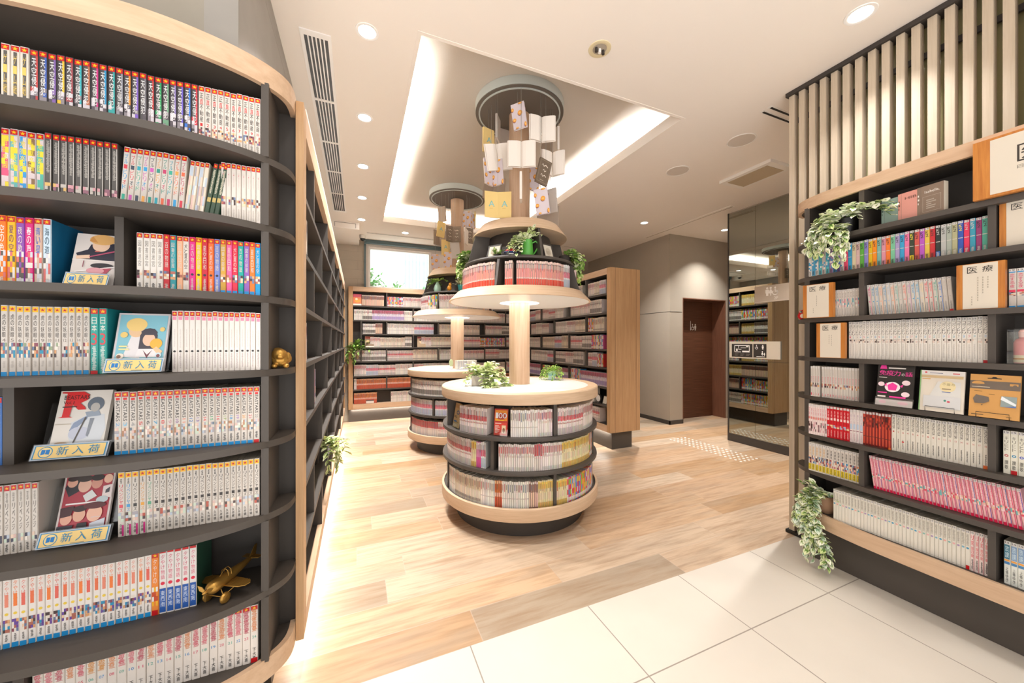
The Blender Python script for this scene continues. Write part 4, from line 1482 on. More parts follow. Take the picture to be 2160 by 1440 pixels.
# ------------------------------------------------------------------ ceiling fittings
def downlight(x, y, label, r=.052, w=12, z=CZ, spread=100):
    t = tag(empty('downlight', (x, y, z)), label, 'ceiling light', 'recessed downlights')
    MB().lathe([(r * .86, -.0015), (r, -.004), (r * 1.14, -.003), (r * 1.16, 0)], 32).build('trim_ring', 'whitegloss', t, True)
    MB().lathe([(0, -.001), (r * .87, -.001)][::-1], 32).build('lens', 'lamp_glow', t)
    area_light('lamp', (0, 0, -.006), (0, 0, 0), r * 1.6, r * 1.6, w, (1, .985, .97), t, 'DISK', R(spread))
    return t


for i, y in enumerate((2.143, 2.972, 3.803, 4.633, 5.465)):
    downlight(.047, y, f'recessed downlight in the row beside the long grille, {nth(i)} from the pale tiles')
downlight(.68, 5.86, 'recessed downlight in the ceiling in front of the small window')
downlight(3.767, 4.037, 'recessed downlight in the ceiling before the grey wall and door', w=20)
downlight(5.133, 3.815, 'recessed downlight in the ceiling just in front of the restroom door', w=15)
downlight(3.75, 1.86, 'added fill downlight hidden behind the slatted screen', w=20)  # unseen lamp added to brighten the ceiling beyond the recess
downlight(2.401, 1.028, 'large recessed downlight above the curved bookcase by the slatted screen', .058, 5)
for (x, y) in ((.05, .75), (.9, .25), (2.3, -.1), (-.9, .55)):  # unseen lamps added as fill for the tiles and bookcase fronts
    downlight(x, y, 'added fill downlight over the pale tiles, outside the view', .058, 2.5)

VG = (-.2155, 3.74, CZ)
vg = tag(empty('ceiling_grille', VG), 'long white slotted air grille running beside the row of downlights', 'ceiling vent')
MB().box(-.062, .062, -1.47, 1.47, -.0015, -.0005).build('backing', 'black', vg)
mb = MB()
for a, b in ((-.078, -.060), (.060, .078)):
    mb.box(a, b, -1.49, 1.49, -.006, -.0003)
for a, b in ((-1.49, -1.452), (1.452, 1.49)):
    mb.box(-.06, .06, a, b, -.006, -.0003)
mb.build('frame', 'whitegloss', vg)
for k in range(5):
    x = -.06 + .02 * (k + 1)
    sb(x - .0035, x + .0035, -1.452, 1.452, -.005, -.0016).build('slat', 'whitegloss', vg)
for k in range(1, 5):
    y = -1.452 + k * .58
    sb(-.06, .06, y - .012, y + .012, -.0055, -.0016).build('cross_bar', 'whitegloss', vg)

for x, y, lbl in ((2.93, 2.68, 'round flush ceiling speaker, the farther of two beside the recess'), (2.98, 2.064, 'round flush ceiling speaker, the one closer to the slatted screen')):
    t = tag(empty('ceiling_speaker', (x, y, CZ)), lbl, 'speaker', 'flush ceiling speakers')
    MB().lathe([(.098, -.001), (.10, -.004), (.108, -.004), (.11, 0)], 40).build('rim', 'white', t, True)
    MB().lathe([(0, -.003), (.098, -.002)][::-1], 40).build('grille', plain('speaker_cloth', '#cfc5ba', .9), t, True)
t = tag(empty('ceiling_spotlight', (1.292, 1.741, CZ)), 'adjustable recessed spotlight in a cream ring before the raised ceiling', 'spotlight')
MB().lathe([(.04, -.002), (.056, -.005), (.064, -.003), (.065, 0)], 32).build('ring', plain('creamring', '#d9cba6', .5), t, True)
MB().lathe([(0, -.0012), (.041, -.0012)][::-1], 24).build('recess', 'greywall', t)
for k in (-1, 0, 1):
    MB().lathe([(.0, .0), (.009, .0), (.008, .022), (0, .022)], 12, cx=.024 * k, cz=-.024).build('lamp_head', 'dark' if k else 'whitegloss', t, True)
t = tag(empty('air_conditioner', (3.69, 2.42, CZ)), 'square ceiling air conditioner panel with beige intake grille', 'air conditioner')
MB().box(-.17, .17, -.26, .26, -.03, -.0005).build('casing', 'white', t)
MB().box(-.125, .125, -.20, .20, -.034, -.0305).build('intake_grille', plain('intake', '#b7a68c', .8), t)
for k, y in enumerate((1.69, 1.745)):
    o = MB().box(2.74, 3.3, y - .016, y + .016, CZ - .003, CZ - .0005, m=0).box(2.755, 3.285, y - .008, y + .008, CZ - .0036, CZ - .003, m=1).build('slot_diffuser', ['white', 'black'])
    tag(o, ('narrow black slot air diffuser behind the slatted screen top, ' + ('closer to the tiles' if k == 0 else 'closer to the window')), 'ceiling vent', 'slot diffusers')
o = MB().box(4.27, 4.35, 3.10, 4.60, CZ - .006, CZ - .0005).box(4.318, 4.332, 3.11, 4.59, CZ - .0066, CZ - .006, m=1).build('linear_diffuser', ['ceiling', 'greywall'])
tag(o, 'long thin white ceiling slot running past the grey wall corner', 'ceiling vent')
o = MB().box(.12, 1.5, 6.045, 6.095, CZ - .005, CZ - .0005).box(.13, 1.49, 6.055, 6.062, CZ - .0056, CZ - .005, m=1).box(.13, 1.49, 6.078, 6.085, CZ - .0056, CZ - .005, m=1).build('linear_diffuser', ['ceiling', 'dark'])
tag(o, 'double line slot in the ceiling before the small window', 'ceiling vent')
o = MB().box(3.36, 3.6, 5.55, 5.60, CZ - .005, CZ - .0005).box(3.37, 3.59, 5.57, 5.58, CZ - .0056, CZ - .005, m=1).build('linear_diffuser', ['ceiling', 'dark'])
tag(o, 'short slot in the ceiling above the two-faced bookcase', 'ceiling vent')
sf = tag(empty('ceiling_soffit', (-.14, 6.08, CZ)), 'white boxed drop below the ceiling in the corner by the window', 'soffit')
MB().box(-.255, .16, -.46, .47, -.10, -.0005).build('box', 'ceiling', sf)
MB().box(-.16, -.155, -.4606, -.4595, -.085, -.02).box(.11, .115, -.4606, -.4595, -.085, -.02).box(-.16, .115, -.4606, -.4595, -.025, -.02).build('access_seam', 'dark', sf)
t = tag(empty('security_camera', (.075, 6.26, 2.985)), 'small dome security camera under the corner by the window', 'camera')
MB().lathe([(0, 0.012), (.05, .012), (.052, -.03), (.045, -.04)], 24).build('housing', 'white', t, True)
MB().ell(0, 0, -.04, .042, .042, .038).build('dome', 'black', t, True)

# ------------------------------------------------------------------ mirror wall and signs
mr = tag(empty('wall_mirror', (4.52, 2.7, 0)), 'tall tiled mirror wall with dark foot beside the slatted screen', 'mirror')
YS = (3.30, 2.955, 2.55, 2.15, 1.75, 1.51)
for k in range(5):
    for za, zb in ((.10, 1.06), (1.06, 2.475), (2.475, 2.985)):
        sb(0, .014, YS[k + 1] - 2.7 + .0015, YS[k] - 2.7 - .0015, za + .0015, zb - .0015).build('mirror_pane', 'mirror', mr)
sb(-.004, .0145, 1.51 - 2.7, 3.318 - 2.7, .001, .099).build('foot', 'charcoal2', mr)
sb(-.004, .0145, 3.3015 - 2.7, 3.318 - 2.7, .0995, 2.998).build('edge_strip', 'dark', mr)
sb(.006, .0145, 1.51 - 2.7, 3.30 - 2.7, .0995, 2.998).build('backing', 'greywall', mr)
U, W = Vector((0, -1, 0)), Vector((0, 0, 1))
sg = tag(empty('restroom_sign', (4.517, 2.96, 1.094)), 'pale wall sign with black floor plan and white accessible toilet icons', 'sign')
MB().box(-.012, -.001, -.30, .325, 0, .212, hx('#c9beac')).build('board', 'matte', sg)
BK = hx('#37312c')
mb = MB()
mb.box(-.0135, -.0121, .02, .29, .016, .182, BK)
o_ = lambda y, z: Vector((-.0139, y, z))
for (y, z, w, h) in ((.255, .075, .008, .09), (.063, .075, .008, .09), (.255, .157, .2, .008), (.255, .075, .09, .008), (.15, .075, .09, .02), (.20, .11, .04, .006), (.2, .12, .006, .04), (.17, .13, .07, .005), (.23, .09, .02, .03), (.10, .14, .03, .012)):
    mb.flat([(0, 0), (w, 0), (w, h), (0, h)], o_(y, z), U, W, WHT)
for k in range(3):
    mb.flat([(0, 0), (.05, 0), (.05, .005), (0, .005)], o_(.25 - .075 * k, .05), U, W, hx('#8a8278'))
    mb.flat([(0, 0), (.04, 0), (.04, .005), (0, .005)], o_(.25 - .075 * k, .035), U, W, hx('#8a8278'))
mb.build('floor_plan', 'matte', sg)
mb = MB()
mb.box(-.0135, -.0121, -.147, .008, .016, .182, BK)
icon_wheel(mb, o_(-.03, .115), U, W, .055, WHT)
icon_person(mb, o_(-.105, .115), U, W, .055, WHT)
icon_person(mb, o_(-.10, .04), U, W, .055, WHT, True)
icon_person(mb, o_(-.125, .04), U, W, .036, WHT)
mb.flat([(0, 0), (.1, 0), (.1, .005), (0, .005)], o_(-.03, .025), U, W, WHT)
mb.build('pictogram_panel', 'matte', sg)
sg = tag(empty('restroom_sign', (4.517, 2.75, 1.775)), 'beige band with white restroom figures high on the mirror wall', 'sign')
MB().box(-.010, -.001, -.25, .205, 0, .20, hx('#bdb0a0')).build('board', 'matte', sg)
MB().box(-.0125, -.0101, -.25, .205, .006, .012, hx('#d8cdbf')).build('trim_line', 'matte', sg)
mb = MB()
icon_person(mb, Vector((-.0109, .055, .075)), U, W, .105, WHT)
icon_person(mb, Vector((-.0109, .015, .075)), U, W, .105, WHT, True)
icon_wheel(mb, Vector((-.0109, -.035, .075)), U, W, .10, WHT)
mb.text('2F', Vector((-.0109, -.02, .026)), U, W, .05, .034, WHT)
mb.build('pictogram', 'matte', sg)
mb = MB()
for i in range(5):
    for j in range(17):
        x, y = 3.83 + .065 * i, 2.66 + .06 * j
        mb.lathe([(.0135, .0003), (.012, .005), (0, .0055)], 10, x, y, 0)
o = mb.build('tactile_paving', plain('stud', '#f0ede6', .35, .0), smooth=True)
tag(o, 'strip of silver tactile studs on the wooden floor before the mirror', 'tactile paving')


# ------------------------------------------------------------------ printed things on the shelves
def paint(mb, O, U, W, w, h, shapes):
    lay = 0
    N = U.cross(W).normalized()
    for s in shapes:
        lay += 1
        q = O + N * (.00015 * lay)
        if s[0] == 'r':
            _, x, y, a, b, c = s
            mb.flat([(x * w, y * h), ((x + a) * w, y * h), ((x + a) * w, (y + b) * h), (x * w, (y + b) * h)], q, U, W, hx(c))
        elif s[0] == 'e':
            _, x, y, a, b, c = s
            mb.flat([(x * w + a * w * math.cos(k * PI / 12), y * h + b * h * math.sin(k * PI / 12)) for k in range(24)], q, U, W, hx(c))
        elif s[0] == 'p':
            mb.flat([(x * w, y * h) for x, y in s[1]], q, U, W, hx(s[2]))
        elif s[0] == 't':
            _, x, y, a, b, tx, c = s
            mb.text(tx, q + U * (x * w) + W * (y * h), U, W, a * w, b * h, hx(c), keep=False)
        elif s[0] == 'l':
            _, x, y, a, b, c, n = s
            for k in range(n):
                mb.flat([(0, 0), (a * w * (.75 + .25 * math.sin(k * 2.3)), 0), (a * w * (.75 + .25 * math.sin(k * 2.3)), b * h / n * .5), (0, b * h / n * .5)], q + U * (x * w) + W * ((y + b * (1 - (k + 1) / n)) * h), U, W, hx(c))


def panel(name, w, d, h, base, shapes, parent=None, back=None, mat='print'):
    """upright board w x d x h, face towards -y, origin at the middle of its foot"""
    mb = MB()
    mb.box(-w / 2, w / 2, 0, d, 0, h, hx(base))
    paint(mb, Vector((-w / 2, -.0003, 0)), Vector((1, 0, 0)), Vector((0, 0, 1)), w, h, shapes)
    return mb.build(name, mat, parent)


def acrylic_stand(loc, rz, w, label, sign=True, h=.15, group='clear display stands'):
    t = tag(empty('display_stand', loc, rz), label, 'display stand', group)
    MB().box(-w / 2, w / 2, 0, .075, .0003, .003).build('base_plate', 'clear', t)
    m_ = MB().box(-w / 2, w / 2, 0, .003, 0, h)
    m_.xf(Matrix.Translation((0, .036, .0035)) @ Matrix.Rotation(R(-15), 4, 'X'))
    m_.build('back_plate', 'clear', t)
    m_ = MB().box(-w / 2, w / 2, 0, .0025, 0, .044)
    m_.xf(Matrix.Translation((0, .002, .0035)) @ Matrix.Rotation(R(-22), 4, 'X'))
    m_.build('lip', 'clear', t)
    if sign:
        s = MB()
        sw, sh = w * .96, .041
        s.box(-sw / 2, sw / 2, 0, .0012, 0, sh, hx('#b9c4d0'))
        q = Vector((-sw / 2, -.0003, 0))
        U, W = Vector((1, 0, 0)), Vector((0, 0, 1))
        B = '#1f86b4'
        paint(s, q, U, W, sw, sh, [('r', .02, .06, .96, .88, B), ('r', .035, .10, .93, .80, '#f0cf86'), ('e', .175, .5, .095, .37, B), ('e', .175, .5, .083, .32, '#f2d896'), ('p', [(.12, .34), (.172, .38), (.172, .66), (.12, .68)], '#1a7cc4'), ('p', [(.178, .38), (.23, .34), (.23, .68), (.178, .66)], '#1a7cc4'), ('t', .32, .26, .15, .56, '新', B), ('t', .53, .26, .15, .54, '入', B), ('t', .74, .26, .15, .56, '荷', B), ('l', .47, .13, .26, .06, '#8a8a80', 1)])
        s.xf(Matrix.Translation((0, .0002, .0045)) @ Matrix.Rotation(R(-22), 4, 'X'))
        s.build('notice_strip', 'print', t)
    return t


def leaning(o, loc, rz, tilt=-15, y=.03, z=.0045):
    o.matrix_world = Matrix.Translation(loc) @ Matrix.Rotation(rz, 4, 'Z') @ Matrix.Translation((0, y, z)) @ Matrix.Rotation(R(tilt), 4, 'X')
    return o


FACE = '#e2bfa4'
for key, loc, rz, w in (('a', (-.699, 1.392, LZ[2]), 0, .094), ('b', (-.591, 1.375, LZ[3]), 0, .132), ('c', (-.738, 1.405, LZ[4]), R(-5), .166), ('d', (-.727, 1.398, LZ[5]), R(-4), .156)):
    loc = (loc[0], loc[1], loc[2] + .0003)
    nm = {'a': 'clear stand with blue and yellow notice under the violin picture', 'b': 'clear stand with blue and yellow notice under the blue couple card', 'c': 'clear stand with blue and yellow notice under the grey-figured comic', 'd': 'clear stand with blue and yellow notice under the red crowd card'}[key]
    acrylic_stand(loc, rz, w, nm)
    if key == 'a':
        o = panel('film_card', .094, .012, .165, '#d8cfc9', [('p', [(.05, .62), (.3, .70), (.35, .8), (.99, .85), (.99, .50), (.12, .52)], '#2c2c3a'), ('e', .58, .80, .20, .13, FACE), ('e', .60, .90, .30, .10, '#d9a868'), ('p', [(.30, .86), (.36, .96), (.5, .84)], '#c98f50'), ('p', [(.82, .86), (.9, .95), (.7, .86)], '#d9a868'), ('p', [(.06, .57), (.36, .60), (.38, .53), (.08, .51)], FACE), ('p', [(.36, .57), (.98, .72), (.98, .69), (.36, .55)], '#b4506a'), ('e', .52, .67, .06, .012, '#c46a62'), ('r', 0, .49, 1, .012, '#f0e8e2'), ('e', .68, .40, .26, .05, '#2c2a30'), ('p', [(.1, .28), (.98, .40), (.98, .38), (.1, .26)], '#efe8e6'), ('p', [(.45, .34), (.9, .36), (.8, .25), (.5, .22)], '#b0475c'), ('e', .55, .3, .2, .06, '#d99aa2'), ('r', .25, .36, .02, .12, '#8a4a5a')])
        tag(o, 'upright picture card of a fair-haired violin player in a dark jacket', 'card')
    elif key == 'b':
        o = panel('film_card', .118, .008, .178, '#cfc9cb', [('r', .04, .03, .92, .94, '#86c0cf'), ('p', [(.18, .25), (.5, .22), (.55, .58), (.3, .62)], '#e4dfe0'), ('e', .38, .70, .15, .12, '#e8c29a'), ('e', .37, .80, .20, .115, '#f0cd82'), ('e', .63, .58, .17, .16, '#4a4650'), ('p', [(.46, .62), (.80, .62), (.78, .38), (.46, .36)], '#4a4650'), ('e', .64, .54, .12, .11, '#eac3a8'), ('p', [(.47, .68), (.55, .73), (.72, .73), (.79, .67), (.78, .62), (.5, .62)], '#4a4650'), ('p', [(.46, .38), (.84, .38), (.9, .24), (.42, .24)], '#ebe6e6'), ('p', [(.55, .36), (.64, .28), (.73, .36), (.64, .22)], '#7a4a54'), ('e', .79, .47, .12, .09, '#efb64a'), ('p', [(.8, .42), (.93, .34), (.88, .25), (.74, .38)], '#efc79e'), ('e', .16, .62, .07, .05, '#e8c97a'), ('e', .88, .72, .05, .04, '#e8c97a'), ('e', .14, .26, .07, .045, '#efe0cf'), ('e', .12, .25, .04, .03, '#8a6a5a'), ('e', .86, .27, .06, .045, '#cfe0e8'), ('e', .86, .26, .035, .028, '#8a5a5a'), ('e', .74, .14, .07, .045, '#efe0cf'), ('e', .74, .135, .04, .03, '#6a4a5a'), ('l', .1, .36, .2, .1, '#e8e0a0', 2)])
        tag(o, 'pale blue cased card picturing a blond boy and dark-haired girl', 'card')
    elif key == 'c':
        o = panel('comic_volume', .116, .014, .186, '#e2dbd2', [('p', [(.30, .30), (.34, .42), (.30, .50), (.60, .62), (.92, .62), (.99, .40), (.92, .18), (.40, .16)], '#d3d6da'), ('p', [(.30, .38), (.36, .50), (.62, .62), (.60, .55), (.40, .40)], '#8f9cb4'), ('e', .50, .34, .2, .10, '#c3c6d4'), ('p', [(.54, .66), (.80, .68), (.86, .60), (.60, .58)], '#9aa4b2'), ('e', .72, .78, .16, .11, '#67707c'), ('e', .72, .73, .09, .07, '#b9b4ae'), ('p', [(.66, .56), (.74, .56), (.68, .28), (.64, .30)], '#8a8f98'), ('p', [(.56, .58), (.59, .58), (.42, .14), (.39, .14)], '#5d5650'), ('r', .03, .18, .2, .012, '#b09a80'), ('r', .02, .48, .3, .01, '#c3b7a6'), ('e', .2, .2, .12, .02, '#b08a60'), ('p', [(.04, .98), (.45, .98), (.57, .93), (.55, .85), (.42, .80), (.52, .74), (.55, .70), (.4, .70), (.28, .78), (.26, .60), (.32, .585), (.04, .585), (.12, .60), (.14, .955), (.04, .96)], '#d62a2c'), ('t', .10, .86, .48, .065, 'BEASTARS', '#1d1a19'), ('t', .10, .79, .2, .045, 'Vol.1', '#1d1a19'), ('l', .10, .74, .36, .03, '#2d2a29', 1)])
        tag(o, 'face-out comic with red initial and grey figure in white shirt', 'comic book')
    else:
        o = panel('film_card', .112, .008, .182, '#cfc4c0', [('r', .04, .03, .92, .94, '#a93a46'), ('p', [(.04, .8), (.16, .97), (.30, .97), (.34, .74), (.14, .66)], '#2f2a30'), ('e', .17, .87, .10, .07, '#dca690'), ('e', .17, .93, .11, .04, '#3a2a28'), ('e', .42, .82, .13, .11, '#dfb29c'), ('e', .40, .92, .16, .05, '#3a2f2a'), ('e', .66, .84, .11, .09, '#cf9482'), ('e', .66, .92, .13, .05, '#2f2624'), ('p', [(.42, .66), (.58, .74), (.70, .64), (.5, .56)], '#d8d8d6'), ('p', [(.80, .78), (.99, .80), (.99, .60), (.80, .60)], '#e0d2cf'), ('e', .88, .89, .09, .07, '#e3b69e'), ('p', [(.86, .72), (.94, .76), (.94, .68), (.86, .67)], '#4a4a52'), ('r', .12, .54, .74, .022, '#f0e6e4'), ('e', .82, .58, .12, .05, '#b8c4c8'), ('e', .18, .34, .11, .09, '#dca48e'), ('p', [(.04, .5), (.3, .52), (.26, .38), (.06, .36)], '#47262a'), ('e', .42, .38, .12, .10, '#dba890'), ('e', .42, .47, .14, .045, '#3a2626'), ('e', .72, .38, .15, .12, '#e6b49c'), ('e', .70, .50, .22, .05, '#5a2a2c'), ('r', .66, .32, .2, .012, '#d8c0bc'), ('p', [(.04, .24), (.34, .24), (.30, .06), (.04, .04)], '#33303c'), ('p', [(.42, .26), (.6, .26), (.64, .05), (.38, .05)], '#2a2428'), ('p', [(.66, .24), (.95, .3), (.95, .05), (.66, .05)], '#c9ccd6')])
        tag(o, 'upright red picture card crowded with faces in two rows', 'card')
    leaning(o, loc, rz, y=.024 if key != 'c' else .02)

# gold figure on the rounded end and the wire aeroplane
g = MB()
for e in ((0, 0, .030, .030, .026, .027), (-.002, -.010, .046, .024, .022, .021), (0, -.026, .040, .012, .010, .009), (-.022, -.006, .040, .010, .012, .016), (.022, -.004, .038, .011, .012, .016), (-.017, -.020, .007, .010, .012, .008), (.017, -.020, .007, .010, .012, .008), (-.014, .016, .008, .011, .012, .009), (.016, .016, .008, .011, .012, .009), (.026, .016, .030, .010, .010, .014), (-.006, -.004, .062, .014, .012, .008)):
    g.ell(*e, n=16, k=10)
o = g.build('gold_figurine', 'gold', None, True, (-.249, 1.478, LZ[3] + .002))
md = o.modifiers.new('join', 'REMESH')
md.mode = 'VOXEL'
md.voxel_size = .0026
o.rotation_euler = (0, 0, R(10))
tag(o, 'small lumpy gold animal figurine on the rounded shelf end by the post', 'figurine')

ap = tag(empty('toy_aeroplane', (-.392, 1.440, LZ[6] + .0005), math.atan2(-.86, -.51)), 'gold wire model aeroplane with propeller parked on the curved shelf', 'model aeroplane')
ap.scale = (.9, .9, .9)
AX = .060


def apb(mb, name, smooth=True, parent=ap):
    return mb.build(name, 'gold', parent, smooth)


apb(MB().tube([(.055, 0, AX), (.03, 0, AX), (-.02, 0, AX + .002), (-.08, 0, AX + .008), (-.125, 0, AX + .014)], [.021, .021, .0185, .011, .004], 18), 'fuselage')
apb(MB().lathe([(.0, .072), (.010, .070), (.019, .060), (.0225, .050), (.0225, .040)], 20, cz=AX, axis='x'), 'cowl')
pr = MB()
for k in range(3):
    a = k * 2 * PI / 3 + .5
    d = Vector((0, math.cos(a), math.sin(a)))
    s_ = Vector((.25, -math.sin(a), math.cos(a)))
    c0 = Vector((.076, 0, AX))
    pr.face([c0 - s_ * .003, c0 + d * .020 - s_ * .0065, c0 + d * .036, c0 + d * .020 + s_ * .0065, c0 + s_ * .003])
    pr.face([c0 + Vector((.0015, 0, 0)) - s_ * .003, c0 + Vector((.0015, 0, 0)) + s_ * .003, c0 + d * .020 + s_ * .0065 + Vector((.0015, 0, 0)), c0 + d * .036, c0 + d * .020 - s_ * .0065 + Vector((.0015, 0, 0))])
pr.lathe([(0, .088), (.004, .084), (.006, .074), (.006, .070)], 14, cz=AX, axis='x')
apb(pr, 'propeller')
for sg_ in (1, -1):
    wg = MB()
    rim_ = [(.024, .016), (.022, .07), (.012, .088), (-.004, .092), (-.016, .082), (-.022, .05), (-.024, .016)]
    for f in (0, 1):
        pts = [(x, y * sg_, AX - .010 + (.0012 if f else -.0012)) for x, y in rim_]
        wg.face(pts if (sg_ > 0) == (f == 0) else pts[::-1])
    wg.tube([(x, y * sg_, AX - .010) for x, y in rim_], .0016, 6)
    for k in range(6):
        y = .026 + k * .010
        wg.tube([(.021, y * sg_, AX - .0084), (-.021, y * sg_, AX - .0084)], .0008, 5)
    apb(wg, 'wing')
    ws = MB()
    ws.tube([(.030, sg_ * .010, AX - .016), (.036, sg_ * .028, .022)], .0014, 6)
    ws.tube([(.010, sg_ * .055, AX - .010), (.036, sg_ * .028, .024)], .0012, 6)
    apb(ws, 'landing_strut')
    apb(MB().lathe([(0, -.007), (.008, -.0085), (.016, -.006), (.0185, 0), (.016, .006), (.008, .0085), (0, .007)], 22, .036, sg_ * .034, .0185, axis='y'), 'wheel')
tp = MB()
for sg_ in (1, -1):
    tp.tube([(-.098, 0, AX + .014), (-.104, sg_ * .034, AX + .014), (-.122, sg_ * .034, AX + .014), (-.124, 0, AX + .014)], .0013, 6)
    tp.face([(-.098, 0, AX + .0145), (-.104, sg_ * .034, AX + .0145), (-.122, sg_ * .034, AX + .0145), (-.124, 0, AX + .0145)])
apb(tp, 'tailplane')
apb(MB().prism([(-.128, AX + .016), (-.098, AX + .016), (-.124, AX + .052), (-.134, AX + .052)], -.001, .001).xf(Matrix(((1, 0, 0, 0), (0, 0, 1, 0), (0, 1, 0, 0), (0, 0, 0, 1)))), 'tail_fin', False)
cn = MB()
for x in (.004, -.008):
    cn.tube([(x, -.015, AX + .012), (x, -.012, AX + .030), (x, 0, AX + .037), (x, .012, AX + .030), (x, .015, AX + .012)], .0013, 6)
cn.tube([(.026, 0, AX + .019), (.004, 0, AX + .037), (-.008, 0, AX + .037)], .0012, 6)
apb(cn, 'cockpit_frame')
apb(MB().tube([(.036, -.034, .020), (.036, .034, .020)], .0014, 6), 'axle')

# ------------------------------------------------------------------ things on the right bookcase (they face -x)
RZR = R(-90)


def section_sign(loc, w, h, text, label, lines, d=.022, pw=.72):
    t = tag(empty('section_sign', loc, RZR), label, 'sign', 'wooden section signs')
    MB().box(-w / 2, w / 2, 0, d, 0, h).build('board', 'teak', t)
    mb = MB()
    pz0, ph = h * .012, h * .976
    p = w * pw
    mb.box(-p / 2, p / 2, -.0012, -.0001, pz0, pz0 + ph, hx('#d9cfbf'))
    sh = []
    n = len(text)
    cw = .30
    for i, ch in enumerate(text):
        sh.append(('t', .5 - .22 * n + .44 * i + (.44 - cw) / 2, .80, cw, .14, ch, '#3b3632'))
    for k, (x, y0, y1) in enumerate(lines):
        m_ = int((y1 - y0) / .055)
        for j in range(m_):
            sh.append(('r', x, y1 - .055 * (j + 1), .025, .034, '#a8a092'))
    paint(mb, Vector((-p / 2, -.0014, pz0)), Vector((1, 0, 0)), Vector((0, 0, 1)), p, ph, sh)
    mb.build('paper', 'matte', t)
    return t


e = .0003
section_sign((2.442, 1.240, RZ[2] + e), .150, .194, '医療', 'wooden section sign beside the small red figure, third shelf', [(.45, .32, .68), (.3, .1, .3)])
section_sign((2.442, .646, RZ[2] + e), .132, .197, '医療', 'wooden section sign between leaning white books and pink ones, third shelf', [(.72, .42, .72), (.58, .3, .72), (.44, .15, .72), (.27, .06, .3)])
section_sign((2.442, 1.179, RZ[3] + e), .133, .196, '医療', 'wooden section sign before the black-titled white row, fourth shelf', [(.56, .3, .68), (.44, .4, .68)])
section_sign((2.462, .535, RZ[1] + e), .130, .186, '医療', 'wooden section sign beside the multicoloured row, second shelf', [(.6, .3, .6)])
bs = tag(empty('section_sign', (2.404, .485, RZ[0] + e), RZR), 'large wooden section sign standing before the top rim, cut by the picture edge', 'sign', 'wooden section signs')
MB().box(-.17, .17, 0, .022, 0, .243).build('board', 'teak', bs)
mb = MB().box(-.124, .124, -.0012, -.0001, .010, .233, hx('#d9cfbf'))
paint(mb, Vector((-.124, -.0014, .010)), Vector((1, 0, 0)), Vector((0, 0, 1)), .248, .223, [('t', .27, .48, .26, .30, '医', '#3f3a36'), ('t', .58, .48, .28, .30, '療', '#3f3a36'), ('t', .27, .36, .06, .06, '日', '#8a8478'), ('t', .36, .36, .06, .06, '本', '#8a8478')])
mb.build('paper', 'matte', bs)

for i, (yc, w, h, dp, base, tc, title, lbl) in enumerate((
        (.935, .088, .126, .034, '#8ea39a', '#4a5a55', 'Dear', 'sage green box book, first of three on the top shelf'),
        (.868, .088, .134, .034, '#dd9c90', '#6a4a42', 'HIBI', 'salmon pink box book between the green and taupe ones'),
        (.796, .090, .136, .034, '#8b7869', '#f0ebe4', 'Isabella.', 'taupe box book with white title, last of three'))):
    t = tag(empty('box_book', (2.476 - .012 * i, yc, RZ[0] + e), RZR + R(-9)), lbl, 'book', 'decorative box books')
    mb = MB()
    mb.box(-w / 2, w / 2, 0, dp, 0, h, hx(base))
    mb.box(-w / 2 + .002, w / 2 + .0006, .003, dp - .003, .002, h + .0006, PAGE)
    paint(mb, Vector((-w / 2, -.0002, 0)), Vector((1, 0, 0)), Vector((0, 0, 1)), w, h, [('r', .14, .0, .008, 1, '#6f6258'), ('t', .30, .74, .56, .09, title, tc), ('l', .03, .4, .06, .4, tc, 3)] + ([('r', .22, .62, .7, .006, '#c9bcae'), ('r', .22, .1, .7, .006, '#c9bcae'), ('r', .22, .1, .008, .52, '#c9bcae'), ('r', .91, .1, .008, .52, '#c9bcae'), ('l', .36, .2, .4, .34, '#b3a698', 5)] if i == 2 else []))
    mb.build('cover', 'matte', t)

# red figure at the far end
g = MB()
for q in ((0, 0, .024, .024, .024, .026), (0, -.004, .044, .019, .019, .017)):
    g.ell(*q, c=hx('#b81c22'), n=16, k=10)
for sx_ in (-1, 1):
    g.ell(sx_ * .008, -.021, .047, .007, .004, .007, hx('#c9c0b8'), n=12, k=8)
    g.ell(sx_ * .008, -.0245, .047, .004, .002, .004, hx('#2a2020'), n=10, k=6)
g.ell(0, -.022, .022, .012, .005, .014, hx('#d8c8b8'), n=12, k=8)
o = g.build('daruma_figurine', 'matte', None, True, (2.545, 1.373, RZ[2] - .0012))
o.rotation_euler = (0, 0, R(-60))
tag(o, 'small round red figure with goggle eyes at the rounded shelf end', 'figurine')

# pink bottle in a clear case
cs = tag(empty('clear_case', (2.455, .545, RZ[3] + e), RZR), 'clear open-topped case holding a pink bottle on the fourth shelf', 'case')
MB().box(-.034, .034, 0, .075, 0, .002).build('floor_plate', 'clear', cs)
for n_, b in (('front_wall', (-.034, .034, 0, .0015, .0021, .13)), ('back_wall', (-.034, .034, .0735, .075, .0021, .145)), ('side_wall', (-.034, -.0325, .0016, .0734, .0021, .14)), ('side_wall', (.0325, .034, .0016, .0734, .0021, .14))):
    sb(*b).build(n_, 'clear', cs)
bt = tag(empty('drink_bottle', (2.455 + .037, .545, RZ[3] + e + .0022), RZR), 'pink printed bottle with pale domed cap inside the clear case', 'bottle')
MB().lathe([(0, 0), (.025, 0), (.026, .003), (.026, .085), (.021, .097), (.012, .104), (.012, .108)], 28, c=hx('#e58f90')).build('body', 'print', bt, True)
MB().lathe([(.0264, .004), (.0264, .034)], 28, c=hx('#e8d9b8')).build('printed_band', 'print', bt, True)
MB().lathe([(.0265, .016), (.0265, .022)], 28, c=hx('#c88a3a')).build('printed_line', 'print', bt, True)
